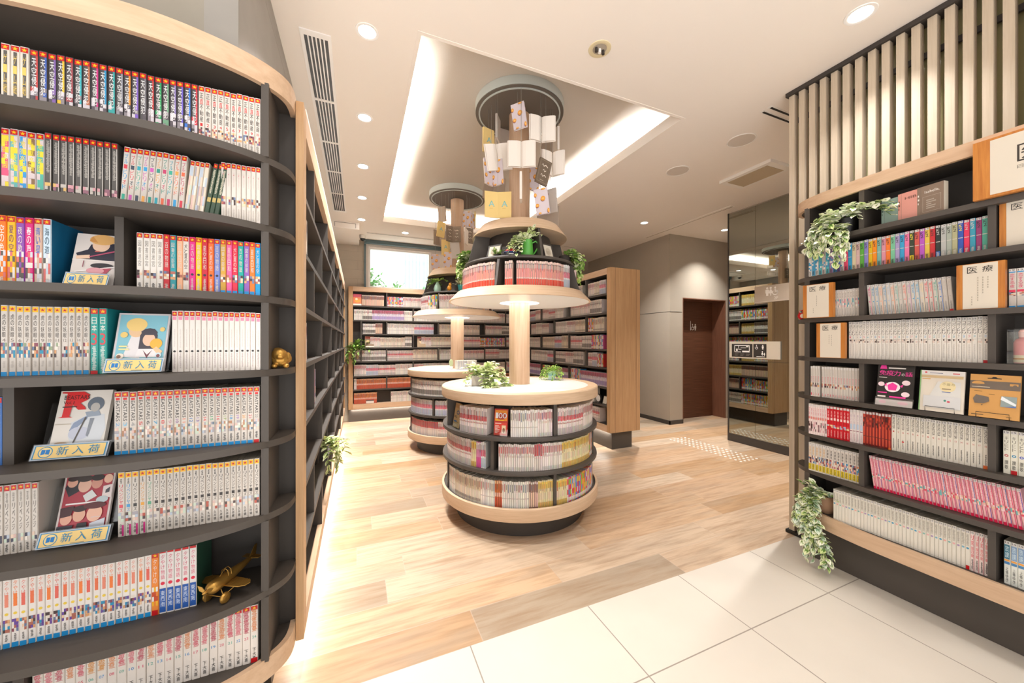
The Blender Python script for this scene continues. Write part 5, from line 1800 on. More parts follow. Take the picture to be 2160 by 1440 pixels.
MB().lathe([(.0135, .106), (.0145, .112), (.0145, .128), (.010, .137), (0, .140)], 24, c=hx('#efc4bd')).build('cap', 'print', bt, True)

# magazine and two packs on stands, fifth shelf
loc = (2.412, .912, RZ[4] + e)
acrylic_stand(loc, RZR, .140, 'clear stand holding the black and pink magazine', sign=False)
o = panel('magazine', .134, .008, .202, '#2f2b28', [('t', .05, .74, .20, .13, '免', '#ee3f9c'), ('t', .25, .74, .20, .13, '疫', '#ee3f9c'), ('t', .45, .74, .18, .13, '力', '#ee3f9c'), ('t', .66, .745, .08, .06, 'の', '#efe6e2'), ('t', .76, .735, .19, .11, '話', '#ee3f9c'), ('p', [(.06, .90), (.26, .90), (.23, .99), (.09, .99)], '#ee3f9c'), ('l', .30, .91, .62, .06, '#e8e2dc', 1), ('l', .05, .68, .3, .03, '#cfc8c2', 1), ('e', .44, .46, .21, .125, '#f4e9ec'), ('p', [(.30, .50), (.44, .57), (.58, .50), (.54, .38), (.34, .38)], '#ee3f9c'), ('e', .13, .52, .09, .055, '#f1d9de'), ('e', .80, .58, .11, .06, '#f1d9de'), ('e', .80, .30, .11, .06, '#f1d9de'), ('p', [(.22, .50), (.28, .56), (.28, .46)], '#ee3f9c'), ('p', [(.64, .50), (.74, .54), (.70, .46)], '#ee3f9c'), ('l', .05, .30, .34, .05, '#ee3f9c', 1), ('l', .05, .20, .30, .07, '#efe6e2', 1), ('l', .38, .20, .58, .07, '#ee3f9c', 1), ('r', 0, 0, 1, .15, '#cfc6c4'), ('e', .2, .08, .1, .04, '#e6b8c6'), ('e', .75, .08, .14, .04, '#e6b8c6')])
tag(o, 'black magazine with hot pink title and round pink emblem', 'magazine')
leaning(o, loc, RZR, tilt=-9, y=.013)


def wire_stand(loc, w, label):
    t = tag(empty('wire_stand', loc, RZR), label, 'display stand', 'black wire stands')
    MB().tube([(-w / 2, .05, .0022), (-w / 2, -.006, .0022), (-w / 2, -.008, .026), (w / 2, -.008, .026), (w / 2, -.006, .0022), (w / 2, .05, .0022)], .0013, 6).build('front_loop', 'black', t, True)
    MB().tube([(-w / 2, .0515, .0022), (-w / 2, .062, .12), (w / 2, .062, .12), (w / 2, .0515, .0022)], .0013, 6).build('back_loop', 'black', t, True)


for yc, w, h, kind in ((.754, .136, .186, 0), (.606, .130, .180, 1)):
    loc = (2.418, yc, RZ[4] + e)
    wire_stand(loc, w * .66, 'black wire stand under the ' + ('pale mask pack' if kind == 0 else 'brown mask pack'))
    if kind == 0:
        o = panel('mask_pack', w, .010, h, '#d9cfc0', [('r', 0, .9, 1, .10, '#ded9d4'), ('e', .13, .95, .03, .018, '#cf3a44'), ('l', .22, .93, .4, .03, '#7a7a90', 1), ('l', .74, .93, .2, .04, '#cf3a44', 1), ('r', .03, .82, .94, .06, '#c9b088'), ('l', .05, .78, .26, .03, '#d8a040', 1), ('p', [(.10, .10), (.42, .74), (.92, .74), (.94, .08)], '#d2d0cb'), ('e', .64, .62, .18, .13, '#e0cfa2'), ('t', .52, .64, .08, .07, '不', '#a89e78'), ('t', .62, .64, .08, .07, '織', '#a89e78'), ('t', .72, .64, .08, .07, '布', '#a89e78'), ('l', .52, .55, .26, .05, '#9a8a70', 1), ('l', .52, .48, .26, .03, '#5a6aa0', 1), ('r', .10, .10, .84, .28, '#cdcccb'), ('e', .60, .28, .03, .025, '#4a8a7a'), ('e', .68, .26, .035, .02, '#c84a5a'), ('r', 0, 0, .03, 1, '#7fa870')])
        tag(o, 'pale plastic pack of face masks with silvery lower half', 'package')
    else:
        o = panel('mask_pack', w, .010, h, '#c99554', [('r', .0, .66, 1, .19, '#6f6256'), ('e', .17, .79, .13, .05, '#c99554'), ('r', .04, .745, .26, .03, '#6f6256'), ('r', .80, .76, .16, .05, '#c99554'), ('e', .9, .76, .04, .03, '#6f6256'), ('l', .04, .70, .5, .025, '#d8c8b0', 1), ('p', [(.36, .92), (.44, .925), (.47, .95), (.53, .95), (.56, .925), (.64, .92), (.64, .905), (.36, .905)], '#2e2722'), ('l', .10, .60, .22, .02, '#8a6a3c', 1), ('l', .4, .54, .16, .02, '#8a6a3c', 1), ('p', [(.08, .42), (.14, .52), (.26, .50), (.40, .48), (.42, .38), (.30, .32), (.12, .32)], '#6c6157'), ('e', .27, .285, .02, .01, '#5c5147'), ('p', [(.64, .28), (.94, .28), (.95, .52), (.65, .52)], '#8c9896'), ('p', [(.64, .44), (.93, .31), (.94, .36), (.66, .52)], '#dfe4e6'), ('p', [(.70, .28), (.94, .28), (.93, .32)], '#5d74a8'), ('l', .06, .05, .34, .03, '#5c4a34', 1), ('l', .76, .05, .14, .02, '#5c4a34', 1)])
        tag(o, 'brown cardboard pack of face masks with dark band and clear window', 'package')
    leaning(o, loc, RZR, tilt=-8, y=-.001, z=.0042)

# trailing plants of the right bookcase
rng = random.Random(21)
t = tag(empty('potted_ivy', (2.515, 1.135, RZ[0] + e)), 'pale variegated ivy in a dark pot trailing from the top shelf corner', 'plant')
MB().lathe([(0, 0), (.04, 0), (.052, .05), (.055, .085), (.049, .085), (.046, .06), (0, .06)], 24).build('pot', 'black', t, True)
mb = MB()
WV = VAR + [(hx('#a9bf86'), hx('#f2f4e4')), (hx('#9db77c'), hx('#eef1dc'))]
TL = lambda p: Vector((p.x, p.y, min(p.z, .185) if p.x > -.09 else p.z)) if p.z > .004 or p.x < -.10 else Vector((min(p.x, -.10), p.y, p.z))
stems(mb, (-.03, 0, .08), 12, .15, .040, .034, WV, rng, (.5, 1.1), (R(100), R(260)), 3.0, 5, limit=TL)
stems(mb, (-.05, .03, .07), 18, .24, .040, .034, WV, rng, (.0, .7), (R(95), R(200)), 5.0, 7, limit=TL)
stems(mb, (-.05, -.03, .09), 6, .21, .040, .034, WV, rng, (.3, .6), (R(245), R(268)), 1.4, 6, limit=TL)
stems(mb, (-.08, .0, .05), 6, .22, .038, .03, WV, rng, (-.5, .1), (R(170), R(240)), 7.0, 8, limit=TL)
mb.build('foliage', 'leaf', t)
t = tag(empty('potted_ivy', (2.545, 1.252, .2983)), 'large pale ivy in a round terracotta pot spilling over the lowest rim', 'plant')
MB().lathe([(0, 0), (.035, 0), (.05, .03), (.054, .07), (.048, .098), (.043, .098), (.04, .08), (0, .08)], 28).build('pot', plain('terracotta', '#a98468', .7), t, True)
mb = MB()
BL = lambda p: Vector((p.x, p.y, min(p.z, .205))) if p.z > .01 else Vector((min(p.x, -.135), p.y, p.z))
V2 = VAR + [(hx('#86a884'), hx('#dbe6cf')), (hx('#9ab890'), hx('#e6eedd'))]
stems(mb, (-.03, .0, .09), 12, .11, .040, .036, V2, rng, (.4, 1.3), (R(80), R(280)), 2.5, 5, limit=BL)
stems(mb, (-.05, .03, .09), 18, .22, .040, .036, V2, rng, (-.1, .6), (R(120), R(215)), 7.0, 8, limit=BL)
stems(mb, (-.10, .02, .03), 9, .26, .038, .034, V2, rng, (-.9, -.2), (R(170), R(260)), 6.0, 9, limit=BL)
stems(mb, (-.135, -.02, -.06), 4, .26, .036, .03, V2, rng, (-1.0, -.6), (R(235), R(275)), 2.0, 9, limit=BL)
mb.build('foliage', 'leaf', t)

# ------------------------------------------------------------------ long wall run, back shelves and two-faced unit
t = tag(empty('potted_ivy', (-.275, 2.70, WL[6] + e)), 'green trailing plant in a dark pot on the long wall bookcase', 'plant')
MB().lathe([(0, 0), (.035, 0), (.045, .09), (.04, .09), (.038, .07), (0, .07)], 20).build('pot', 'black', t, True)
mb = MB()
WLM = lambda p: Vector((max(p.x, -.08), p.y, min(p.z, .22) if p.x < .085 else p.z))
IV = PALE + [(hx('#8fa63a'), hx('#d8d890'))]
stems(mb, (.06, -.02, .10), 5, .24, .055, .028, IV, rng, (.5, 1.2), (R(-60), R(60)), 1.6, 7, limit=WLM)
stems(mb, (.08, -.03, .14), 4, .22, .05, .026, IV, rng, (-.2, .5), (R(-80), R(10)), 4.0, 8, limit=WLM)
mb.build('foliage', 'leaf', t)

t = tag(empty('potted_plant', (-.005, 6.485, LV[4] + e)), 'leafy plant in a gold vase in the tall back niche', 'plant')
MB().lathe([(0, 0), (.035, 0), (.05, .06), (.045, .14), (.03, .2), (.036, .22), (.03, .22), (.025, .19), (0, .19)], 24).build('vase', plain('vase_gold', '#b59a72', .35, .5), t, True)
mb = MB()
NL = lambda p: Vector((max(p.x, -.10) if p.y > -.06 else p.x, min(p.y, .035), p.z))
stems(mb, (-.02, -.01, .2), 18, .24, .07, .034, GRN, rng, (.3, 1.3), (R(150), R(390)), 2.0, 6, limit=NL)
stems(mb, (-.05, -.05, .2), 5, .26, .06, .03, GRN, rng, (-.2, .5), (R(180), R(270)), 5, 7, limit=NL)
mb.build('foliage', 'leaf', t)


def face_out(loc, rz, w, h, base, shapes, label, name='magazine', tilt=-10):
    o = panel(name, w, .01, h, base, shapes)
    o.matrix_world = Matrix.Translation(loc) @ Matrix.Rotation(rz, 4, 'Z') @ Matrix.Translation((0, 0, .002)) @ Matrix.Rotation(R(tilt), 4, 'X')
    tag(o, label, 'magazine' if name == 'magazine' else 'comic book', 'face-out covers on the back shelves' if loc[1] > 6 else None)


face_out((-.008, 6.432, LV[0] + e), 0, .125, .19, '#d9784a', [('r', 0, .72, 1, .28, '#c2455a'), ('e', .5, .4, .36, .16, '#ef9a3a'), ('e', .4, .55, .16, .1, '#f4d9b0'), ('r', 0, 0, 1, .14, '#e6dcd2')], 'orange and red cover facing out on the top back shelf')
face_out((.175, 6.432, LV[3] + e), 0, .14, .19, '#8f7a66', [('r', .05, .75, .9, .2, '#c25a4a'), ('e', .35, .5, .2, .14, '#d8b48a'), ('e', .68, .45, .2, .14, '#6a4a3a'), ('r', 0, 0, 1, .12, '#d8cfc4')], 'brown pictured cover facing out by the tall niche')
face_out((1.02, 6.432, LV[3] + e), 0, .14, .19, '#b9a184', [('r', .05, .8, .9, .15, '#a0484a'), ('e', .5, .5, .25, .18, '#e0c8a4'), ('e', .5, .64, .27, .09, '#5a4038')], 'tan portrait cover facing out behind the farther tower')
face_out((.185, 6.432, .2873), 0, .12, .185, '#5a4a44', [('r', .05, .55, .9, .3, '#b99a5a'), ('r', .05, .3, .9, .1, '#a84a4a'), ('r', 0, 0, 1, .2, '#d4c8bc')], 'dark cover with gold band facing out on the lowest back shelf')
o = MB().ell(0, 0, .032, .032, .032, .032, hx('#4a8ac0')).build('glass_ball', 'print', None, True, (2.835, 3.99, LV[6] + .0005))
tag(o, 'small blue ball on the low shelf of the two-faced bookcase', 'ornament')
t = tag(empty('table_clock', (2.825, 3.83, LV[6] + .0005), RZR), 'dark round clock on the low shelf of the two-faced bookcase', 'clock')
MB().lathe([(0, -.008), (.052, -.008), (.055, 0), (.052, .01), (0, .01)], 28, cz=.062, axis='y').build('case', 'charcoal2', t, True)
MB().lathe([(0, -.0085), (.044, -.0085)], 28, cz=.062, axis='y').build('dial', 'whitegloss', t)
sb(-.035, .035, -.02, .02, 0, .01).build('foot', 'charcoal2', t)
t = tag(empty('photo_frame', (2.815, 3.70, LV[6] + .0005), RZR), 'small leaning picture frame on the low shelf near the oak panel', 'frame')
m_ = MB().box(-.045, .045, 0, .01, 0, .11)
m_.xf(Matrix.Rotation(R(-16), 4, 'X')).build('frame', 'charcoal2', t)
m_ = MB().box(-.036, .036, -.0012, -.0002, .01, .1, hx('#d9d2c4'))
m_.xf(Matrix.Rotation(R(-16), 4, 'X')).build('picture', 'matte', t)

# ------------------------------------------------------------------ things on the towers
def tower_pt(T, rad, a):
    ph = R(a - 114)
    return (T[0] + rad * math.cos(ph), T[1] + rad * math.sin(ph)), R(a - 24)


# face-out covers on the near tower
(px, py), rz = tower_pt(T1, .577, -13)
loc = (px, py, .6823)
acrylic_stand(loc, rz, .098, 'clear stand under the red hundred cover on the nearer tower', sign=False, h=.12)
o = panel('magazine', .092, .006, .172, '#b9341f', [('r', .05, .55, .9, .40, '#e08a1e'), ('e', .5, .72, .42, .13, '#a83a1c'), ('t', .09, .64, .19, .21, '1', '#dfe0e2'), ('t', .30, .64, .30, .21, '0', '#dfe0e2'), ('t', .62, .64, .30, .21, '0', '#dfe0e2'), ('l', .08, .55, .84, .07, '#f0c020', 1), ('r', .05, .04, .9, .44, '#d5402c'), ('l', .08, .44, .6, .05, '#f0e0d4', 1), ('l', .08, .10, .38, .30, '#e8cfc0', 6), ('r', .58, .08, .3, .30, '#e6cfa8'), ('e', .73, .2, .09, .09, '#8a5a3a')])
tag(o, 'red and orange cover with large 100 on the nearer tower', 'magazine')
leaning(o, loc, rz, tilt=-10, y=.012)
(px, py), rz = tower_pt(T1, .577, -55)
loc = (px, py, .6823)
acrylic_stand(loc, rz, .10, 'clear stand under the tan cover on the nearer tower', sign=False, h=.12)
o = panel('magazine', .094, .006, .172, '#c7ab7e', [('r', .05, .8, .9, .14, '#b9946a'), ('e', .62, .62, .22, .09, '#4a6a98'), ('e', .62, .62, .14, .05, '#c7ab7e'), ('l', .1, .4, .5, .1, '#6a5a48', 2), ('r', .1, .22, .5, .06, '#3f7ab0'), ('l', .1, .06, .7, .1, '#e8dcc4', 2)])
tag(o, 'tan cover with blue ring facing out at the nearer tower edge', 'magazine')
leaning(o, loc, rz, tilt=-10, y=.012)

TZ = .9685
t = tag(empty('planter', (.885, 2.66, TZ), R(-16)), 'low grey planter with pale ivy lying on the nearer tower top', 'plant')
mb = MB()
for b in ((-.085, .085, -.04, .04, 0, .006), (-.085, .085, -.04, -.034, .006, .075), (-.085, .085, .034, .04, .006, .075), (-.085, -.079, -.034, .034, .006, .075), (.079, .085, -.034, .034, .006, .075)):
    mb.box(*b)
mb.build('trough', plain('trough_grey', '#a9a097', .7), t)
MB().box(-.079, .079, -.034, .034, .006, .062).build('soil', 'dark', t)
mb = MB()
stems(mb, (.0, 0, .065), 26, .19, .048, .038, PALE, rng, (.3, 1.2), (0, 2 * PI), 2.4, 5)
stems(mb, (.05, -.03, .07), 12, .33, .046, .036, PALE, rng, (.0, .6), (R(-110), R(10)), 3.6, 7, limit=lambda p: Vector((p.x, p.y, max(p.z, .012))))
mb.build('foliage', 'leaf', t)
t = tag(empty('potted_fern', (1.585, 2.83, TZ)), 'small bright green fern in a blue and white cup on the nearer tower', 'plant')
MB().lathe([(0, 0), (.036, 0), (.038, .004), (.030, .008), (.040, .078), (.036, .078), (.033, .06), (0, .06)], 24, c=hx('#bcd0d4')).build('cup', 'print', t, True)
MB().lathe([(.0352, .036), (.0378, .058)], 24, c=hx('#7fb0c4')).build('glaze_band', 'print', t, True)
mb = MB()
for i in range(26):
    a = i * 2.4
    stems(mb, (0, 0, .06), 1, .17 * rng.uniform(.7, 1.1), .026, .011, [(hx('#7aa83c'), hx('#a4c85c')), (hx('#8cb848'), hx('#bcd878'))], rng, (.4, 1.35), (a, a + .3), 4.0, 9)
mb.build('fronds', 'leaf', t)

UZ = 1.9015
(px, py), rz = tower_pt(T1, .345, 9)
t = tag(empty('watering_jug', (px, py, UZ), rz), 'green enamel jug full of pale leaves on the upper tower shelf', 'jug')
MB().lathe([(0, 0), (.046, 0), (.047, .003), (.036, .118), (.038, .122), (.034, .122), (.033, .118), (.03, .09), (0, .09)], 32, c=hx('#58a842')).build('body', 'print', t, True)
MB().tube([(.036, -.0, .105), (.062, 0, .118), (.078, 0, .10), (.076, 0, .07), (.055, 0, .035), (.043, 0, .022)], .0055, 8, hx('#58a842')).build('handle', 'print', t, True)
mb = MB()
stems(mb, (-.005, -.01, .11), 9, .12, .034, .026, PALE + VAR[:2], rng, (.6, 1.3), (0, 2 * PI), 3, 5, limit=lambda p: Vector((p.x, min(p.y, .03), min(p.z, .195))))
stems(mb, (-.02, -.02, .11), 9, .17, .036, .028, PALE + VAR[:2], rng, (.2, .9), (R(150), R(250)), 4.5, 6, limit=lambda p: Vector((p.x, min(p.y, .03), min(p.z, .195))))
mb.build('leaves', 'leaf', t)
(px, py), rz = tower_pt(T1, .395, -9)
t = tag(empty('toy_car', (px, py, UZ), rz + R(15)), 'small red and blue toy car beside the green jug', 'toy car')
MB().ell(0, 0, .034, .038, .022, .018, hx('#c4242a')).ell(.0, 0, .024, .05, .026, .014, hx('#2c3a68')).build('body', 'print', t, True)
MB().box(-.03, .03, -.024, .024, .006, .014, hx('#d8d4cc')).build('chassis', 'print', t)
for x in (-.028, .028):
    for y in (-.024, .024):
        MB().lathe([(0, -.004), (.011, -.004), (.011, .004), (0, .004)], 14, x, y, .0112, hx('#22202a'), axis='y').build('wheel', 'print', t, True)
for a, w, h, rad, lbl in ((-31, .115, .105, .375, 'pale picture frame leaning behind ivy at the upper tower shelf'), (40, .10, .125, .35, 'dark framed pale picture leaning on the upper tower shelf')):
    (px, py), rz = tower_pt(T1, rad, a)
    t = tag(empty('photo_frame', (px, py, UZ), rz), lbl, 'frame', 'frames on the tower')
    m_ = MB()
    for b in ((-w / 2, w / 2, 0, .012, 0, .009), (-w / 2, w / 2, 0, .012, h - .009, h), (-w / 2, -w / 2 + .009, 0, .012, .009, h - .009), (w / 2 - .009, w / 2, 0, .012, .009, h - .009)):
        m_.box(*b)
    X_ = Matrix.Translation((0, 0, .003)) @ Matrix.Rotation(R(-17), 4, 'X')
    m_.xf(X_).build('frame', 'charcoal2', t)
    m_ = MB().box(-w / 2 + .009, w / 2 - .009, .003, .006, .009, h - .009, hx('#d8d0c0'))
    paint(m_, Vector((-w / 2 + .009, .0028, .009)), Vector((1, 0, 0)), Vector((0, 0, 1)), w - .018, h - .018, [('e', .5, .5, .3, .3, '#c3b8a4'), ('l', .2, .3, .6, .3, '#a89c88', 3)])
    m_.xf(X_).build('picture', 'matte', t)
(px, py), rz = tower_pt(T1, .375, -26)
t = tag(empty('potted_ivy', (px, py, UZ), rz), 'little trailing sprig before the pale frame on the tower', 'plant')
MB().lathe([(0, 0), (.014, 0), (.017, .022), (0, .02)], 14).build('pot', 'dark', t, True)
mb = MB()
stems(mb, (0, 0, .02), 8, .055, .022, .016, GRN + VAR[:1], rng, (.2, 1.2), (0, 2 * PI), 4, 4)
mb.build('foliage', 'leaf', t)
for T, a, lbl, c in ((T1, -86, 'trailing ivy in a white round pot on the window side of the tower', 0), (T1, 80, 'trailing ivy on the tower side near the two-faced bookcase', 1)):
    (px, py), rz = tower_pt(T, .36, a)
    t = tag(empty('potted_ivy', (px, py, UZ), rz), lbl, 'plant', None)
    MB().lathe([(0, 0), (.03, 0), (.048, .03), (.046, .065), (.038, .075), (.034, .06), (0, .06)], 24).build('pot', 'whitegloss' if c == 0 else 'dark', t, True)
    mb = MB()
    stems(mb, (0, -.01, .07), 16, .17, .045, .034, GRN + PALE, rng, (.1, .9), (R(200), R(340)), 3.5, 6)
    stems(mb, (0, -.05, .06), 10, .20, .045, .034, GRN + PALE, rng, (-.3, .3), (R(220), R(320)), 7, 7)
    mb.build('foliage', 'leaf', t)

# farther tower
def far_pt(rad, a):
    ph = R(a - 104)
    return (T2[0] + rad * math.cos(ph), T2[1] + rad * math.sin(ph)), R(a - 14)


(px, py), rz = far_pt(.37, -40)
t = tag(empty('vase', (px, py, UZ), rz), 'pale green vase with dark leaves on the farther tower', 'vase')
MB().lathe([(0, 0), (.035, 0), (.046, .035), (.034, .075), (.012, .11), (.014, .12), (.01, .118), (0, .10)], 24, c=hx('#a9cbb8')).build('body', 'print', t, True)
mb = MB()
stems(mb, (0, 0, .11), 10, .13, .045, .03, GRN, rng, (.1, 1.0), (0, 2 * PI), 3.5, 5, limit=lambda p: Vector((p.x, min(p.y, .05), min(p.z, .195))))
mb.build('leaves', 'leaf', t)
(px, py), rz = far_pt(.39, -14)
t = tag(empty('toy_bird', (px, py, UZ), rz), 'little orange animal figure on the farther tower', 'figurine')
MB().ell(0, 0, .035, .026, .024, .035, hx('#e09a2c')).ell(.008, -.002, .075, .018, .017, .018, hx('#e09a2c')).ell(-.016, .0, .026, .012, .026, .022, hx('#c98422')).build('body', 'print', t, True)
MB().lathe([(.006, 0), (0, .018)], 8, .0, 0, .088, hx('#d08a26')).lathe([(.006, 0), (0, .018)], 8, .016, 0, .088, hx('#d08a26')).build('ear', 'print', t, True)
(px, py), rz = far_pt(.37, 8)
t = tag(empty('potted_succulent', (px, py, UZ), rz), 'pale succulent in a turquoise bowl on the farther tower', 'plant')
MB().lathe([(0, 0), (.035, 0), (.038, .006), (.052, .075), (.047, .075), (.044, .06), (0, .06)], 24, c=hx('#3f9a9c')).build('bowl', 'print', t, True)
mb = MB()
stems(mb, (0, 0, .06), 26, .10, .035, .018, [(hx('#9aa870'), hx('#d8dcb8')), (hx('#b4bc90'), hx('#e6e6cc'))], rng, (.4, 1.4), (0, 2 * PI), 2, 4, limit=lambda p: Vector((p.x, p.y, min(p.z, .185))))
mb.build('leaves', 'leaf', t)
mb = MB()
for i in range(13):
    pass
for i in range(12):
    x = 1.12 + .021 * i
    b = MB()
    book_mesh(b, .0195, .10, .105, hx('#e6e2da'), [('r', 0, 1, hx('#8a9ac0') if i < 6 else hx('#c9c4ba'), .82, 1), ('l', .1, .8, hx('#b0a89c'), i, .5)])
    o = b.build('comic_volume', 'print', None, False, (x, 4.33, TZ))
    o.rotation_euler = (0, 0, 0)
    tag(o, f'small white comic standing on the farther tower top, {nth(i)} from the cactus', 'comic book', 'white comics on the farther tower top')
t = tag(empty('potted_cactus', (1.055, 4.40, TZ)), 'tiny pale cactus at the end of the white comics', 'plant')
MB().lathe([(0, 0), (.022, 0), (.026, .035), (0, .033)], 18).build('pot', 'whitegloss', t, True)
MB().ell(0, 0, .075, .026, .026, .045, hx('#b9c69a')).build('cactus_body', 'leaf', t, True)

# ------------------------------------------------------------------ books hanging on wires from the tower canopies
WIRE_Z = 3.1245


def deco(mb, O, U, W, w, h, pat):
    if pat == 'lilac':
        sh = []
        for x, y, r in ((.62, .60, .17), (.10, .78, .13), (.72, .98, .15), (.16, .36, .13), (.92, .10, .16), (.30, .02, .10)):
            sh.append(('e', min(.97, max(.03, x - .03)), min(.98, max(.02, y - .03)), min(r, x, 1 - x, .16) if 0 < x < 1 else r, min(r * .55, .1) if y < .95 and y > .05 else .03, '#8a5a5a'))
            sh.append(('e', x, min(.96, max(.04, y)), min(r, x, 1 - x), min(r * .55, .1) if .05 < y < .95 else .035, '#e5a044'))
            sh.append(('e', x, min(.96, max(.04, y)), min(r, x, 1 - x) * .55, .03 if .05 < y < .95 else .015, '#f0c070'))
        paint(mb, O, U, W, w, h, sh)
    elif pat == 'yellow':
        paint(mb, O, U, W, w, h, [('t', .30, .42, .42, .22, 'A', '#3f9a8c'), ('t', .33, .44, .36, .18, 'A', '#86c4cf'), ('l', .34, .34, .34, .03, '#c9a860', 1)])
    elif pat == 'taupe':
        paint(mb, O, U, W, w, h, [('r', .08, .06, .84, .012, '#9a8a78'), ('r', .08, .93, .84, .012, '#9a8a78'), ('r', .08, .06, .015, .88, '#9a8a78'), ('r', .905, .06, .015, .88, '#9a8a78'), ('p', [(.2, .70), (.3, .80), (.4, .72), (.55, .79), (.75, .73), (.75, .70), (.55, .75), (.4, .69), (.3, .77)], '#e6dccf'), ('p', [(.36, .52), (.46, .60), (.54, .52), (.66, .58), (.66, .55), (.54, .49), (.46, .57)], '#e6dccf'), ('p', [(.25, .30), (.36, .40), (.46, .31), (.6, .38), (.75, .33), (.75, .30), (.6, .35), (.46, .28), (.36, .37)], '#e6dccf'), ('l', .3, .13, .4, .04, '#b8aa98', 1)])


BASE = {'lilac': '#d5cad0', 'yellow': '#e2c684', 'taupe': '#6f6051', 'grey': '#bdb5ae', 'plain': '#e6ddd5', 'taupepage': '#a39384'}


def hanging_book(loc, yaw, roll, label, pat, opened=0, outside=False, pitch=0, group=None, w=.102, h=.19, bearing=-24):
    """loc is the middle of the book; yaw 0 faces the pale tiles"""
    t = tag(empty('hanging_book', loc), label, 'hanging book', group or 'books hanging from the canopies')
    base = hx(BASE[pat])
    mb = MB()
    pg = hx('#ece4db') if pat not in ('taupe', 'taupepage') else hx('#8f7f70')
    U, W = Vector((1, 0, 0)), Vector((0, 0, 1))
    if not opened:
        d = .016
        mb.box(-w / 2, w / 2, -d / 2, -d / 2 + .002, -h / 2, h / 2, base)
        mb.box(-w / 2, w / 2, d / 2 - .002, d / 2, -h / 2, h / 2, base)
        mb.box(-w / 2, -w / 2 + .002, -d / 2 + .002, d / 2 - .002, -h / 2, h / 2, base)
        mb.box(-w / 2 + .002, w / 2 - .004, -d / 2 + .002, d / 2 - .002, -h / 2 + .003, h / 2 - .003, pg)
        deco(mb, Vector((-w / 2, -d / 2 - .0003, -h / 2)), U, W, w, h, pat)
        deco(mb, Vector((w / 2, d / 2 + .0003, -h / 2)), -U, W, w, h, pat)
        top = h / 2
    else:
        ang = R(opened)
        for sgn in (1, -1):
            st = len(mb.V)
            mb.box(0, w, .010, .0125, -h / 2, h / 2, base)
            prof = [(0, .0098), (0, .004), (.012, -.004), (.032, -.008), (.06, -.006), (w - .006, -.001), (w - .006, .0098)]
            n = len(prof)
            b = len(mb.V)
            mb.V += [(x, y, -h / 2 + .003) for x, y in prof] + [(x, y, h / 2 - .003) for x, y in prof]
            for i in range(n):
                j = (i + 1) % n
                mb.F.append((b + i, b + j, b + n + j, b + n + i))
                mb.C.append(pg)
                mb.MI.append(0)
            mb.F += [tuple(b + i for i in reversed(range(n))), tuple(b + n + i for i in range(n))]
            mb.C += [pg, pg]
            mb.MI += [0, 0]
            if outside:
                if sgn > 0:
                    deco(mb, Vector((w, .0128, -h / 2)), -U, W, w, h, pat)
                else:
                    deco(mb, Vector((0, .0128, h / 2)), U, -W, w, h, pat)
            M_ = Matrix.Rotation(-ang if not outside else ang, 4, 'Z')
            if sgn < 0:
                # mirrored half keeps lettering readable by turning it about the spine
                M_ = Matrix.Rotation(PI, 4, 'Y') @ Matrix.Rotation(-ang if not outside else ang, 4, 'Z')
                if outside:
                    pass
            mb.xf(M_, st)
        top = h / 2
    rot = Matrix.Rotation(R(bearing + yaw + (180 if outside and opened else 0)), 4, 'Z') @ Matrix.Rotation(R(roll), 4, 'Y') @ Matrix.Rotation(R(pitch), 4, 'X')
    mb.xf(rot)
    mb.build('open_pages' if opened else 'cover', 'matte', t)
    p = rot @ Vector((0, 0, top - .004))
    MB().tube([tuple(p), (p.x, p.y, WIRE_Z - loc[2])], .0011, 5).build('wire', 'steel', t)
    return t


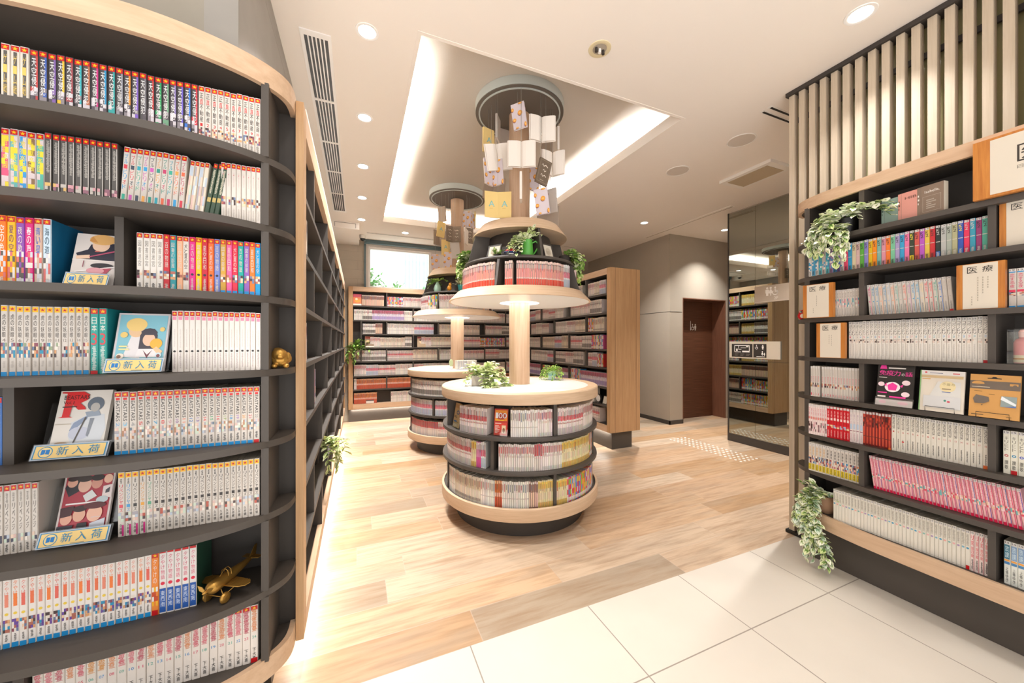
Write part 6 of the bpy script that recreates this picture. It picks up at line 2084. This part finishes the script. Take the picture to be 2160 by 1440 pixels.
G1, G2 = 'books hanging from the nearer canopy', 'books hanging from the farther canopy'
for a in (
        ((.945, 2.70, 2.878), 38, 0, 'yellow hanging book with teal letter, outermost on the window side', 'yellow'),
        ((1.030, 2.714, 3.00), 78, 0, 'grey hanging book seen edge-on below the nearer canopy', 'grey'),
        ((1.083, 2.419, 2.947), -18, -8, 'lilac hanging book with orange slices, highest in front of the column', 'lilac'),
        ((1.259, 2.399, 2.879), 8, 0, 'white open hanging book up beside the lilac one', 'plain', 20),
        ((1.475, 2.524, 2.898), 84, 4, 'white hanging book seen as a thin sliver by the cove glow', 'plain'),
        ((1.148, 2.88, 3.016), 20, 6, 'grey hanging book behind the column, up high', 'grey'),
        ((1.087, 2.385, 2.654), 0, 0, 'white open hanging book in the middle front of the column', 'plain', 10),
        ((.975, 2.573, 2.697), 18, -12, 'grey-white open hanging book tipped beside the central white one', 'plain', 14, False, 12),
        ((1.455, 2.683, 2.90), 30, 4, 'taupe hanging book behind the thin white sliver', 'taupepage'),
        ((1.405, 2.50, 2.692), 4, 0, 'white open hanging book behind the taupe lettered one', 'plain', 34),
        ((.953, 2.637, 2.587), 14, 4, 'lilac open hanging book with orange slices on the window side', 'lilac', 40, True),
        ((1.260, 2.377, 2.553), 28, 14, 'dark taupe hanging book with pale script lines', 'taupe'),
        ((1.028, 2.823, 2.549), 15, -6, 'taupe open hanging book low behind the column', 'taupepage', 25, True),
        ((.951, 2.508, 2.305), 6, 0, 'yellow open hanging book with two teal letters above the wooden rim', 'yellow', 12, True),
        ((1.075, 2.368, 2.403), 88, -2, 'white hanging book edge-on as a bar before the column', 'plain'),
        ((1.310, 2.643, 2.621), 20, 6, 'lilac hanging book half hidden behind the taupe lettered one', 'lilac'),
        ((1.250, 2.381, 2.336), -14, -7, 'lilac hanging book with orange slices, lowest by the wooden rim', 'lilac'),
        ((1.394, 2.504, 2.405), -30, -3, 'grey hanging book beside the lowest lilac one', 'grey'),
        ((1.408, 2.607, 2.305), 18, 0, 'taupe open hanging book just above the wooden rim', 'taupepage', 20, True)):
    loc, yaw, roll, lbl, pat = a[:5]
    hanging_book(loc, yaw, roll, lbl, pat, *(a[5:]), group=G1)
for a in (
        ((.963, 4.48, 2.88), -30, -6, 'taupe hanging book, highest below the farther canopy', 'taupepage'),
        ((.976, 4.70, 2.90), 80, 0, 'grey hanging book edge-on below the farther canopy', 'grey'),
        ((.937, 4.437, 2.677), 30, 6, 'yellow hanging book with teal letter, middle height, farther canopy', 'yellow'),
        ((1.058, 4.331, 2.598), 10, 0, 'dark taupe open hanging book with script before the farther column', 'taupe', 25, True),
        ((1.272, 4.457, 2.855), -20, 4, 'lilac hanging book beside the farther column, up high', 'lilac'),
        ((1.390, 4.60, 2.89), 50, 4, 'lilac hanging book behind, on the farther canopy outer side', 'lilac'),
        ((1.437, 4.64, 2.923), 84, 0, 'yellow hanging book edge-on below the farther canopy', 'yellow'),
        ((.981, 4.76, 2.654), 20, 0, 'taupe open hanging book behind the yellow one, farther canopy', 'taupepage', 25, True),
        ((1.001, 4.464, 2.470), 10, 0, 'yellow hanging book low before the farther column', 'yellow'),
        ((1.09, 4.317, 2.409), -6, -5, 'grey hanging book low before the farther column', 'grey'),
        ((.902, 4.60, 2.309), 10, 0, 'lilac hanging book lowest on the window side, farther canopy', 'lilac'),
        ((1.017, 4.403, 2.305), -10, 4, 'lilac hanging book just above the farther wooden rim', 'lilac'),
        ((1.239, 4.363, 2.598), 70, 3, 'white hanging book turned sideways, farther canopy', 'plain'),
        ((1.30, 4.446, 2.645), 20, 0, 'dark taupe hanging book beside ivy, farther canopy', 'taupe')):
    loc, yaw, roll, lbl, pat = a[:5]
    hanging_book(loc, yaw, roll, lbl, pat, *(a[5:]), group=G2, bearing=-14)

bpy.data.objects.remove(_fo)
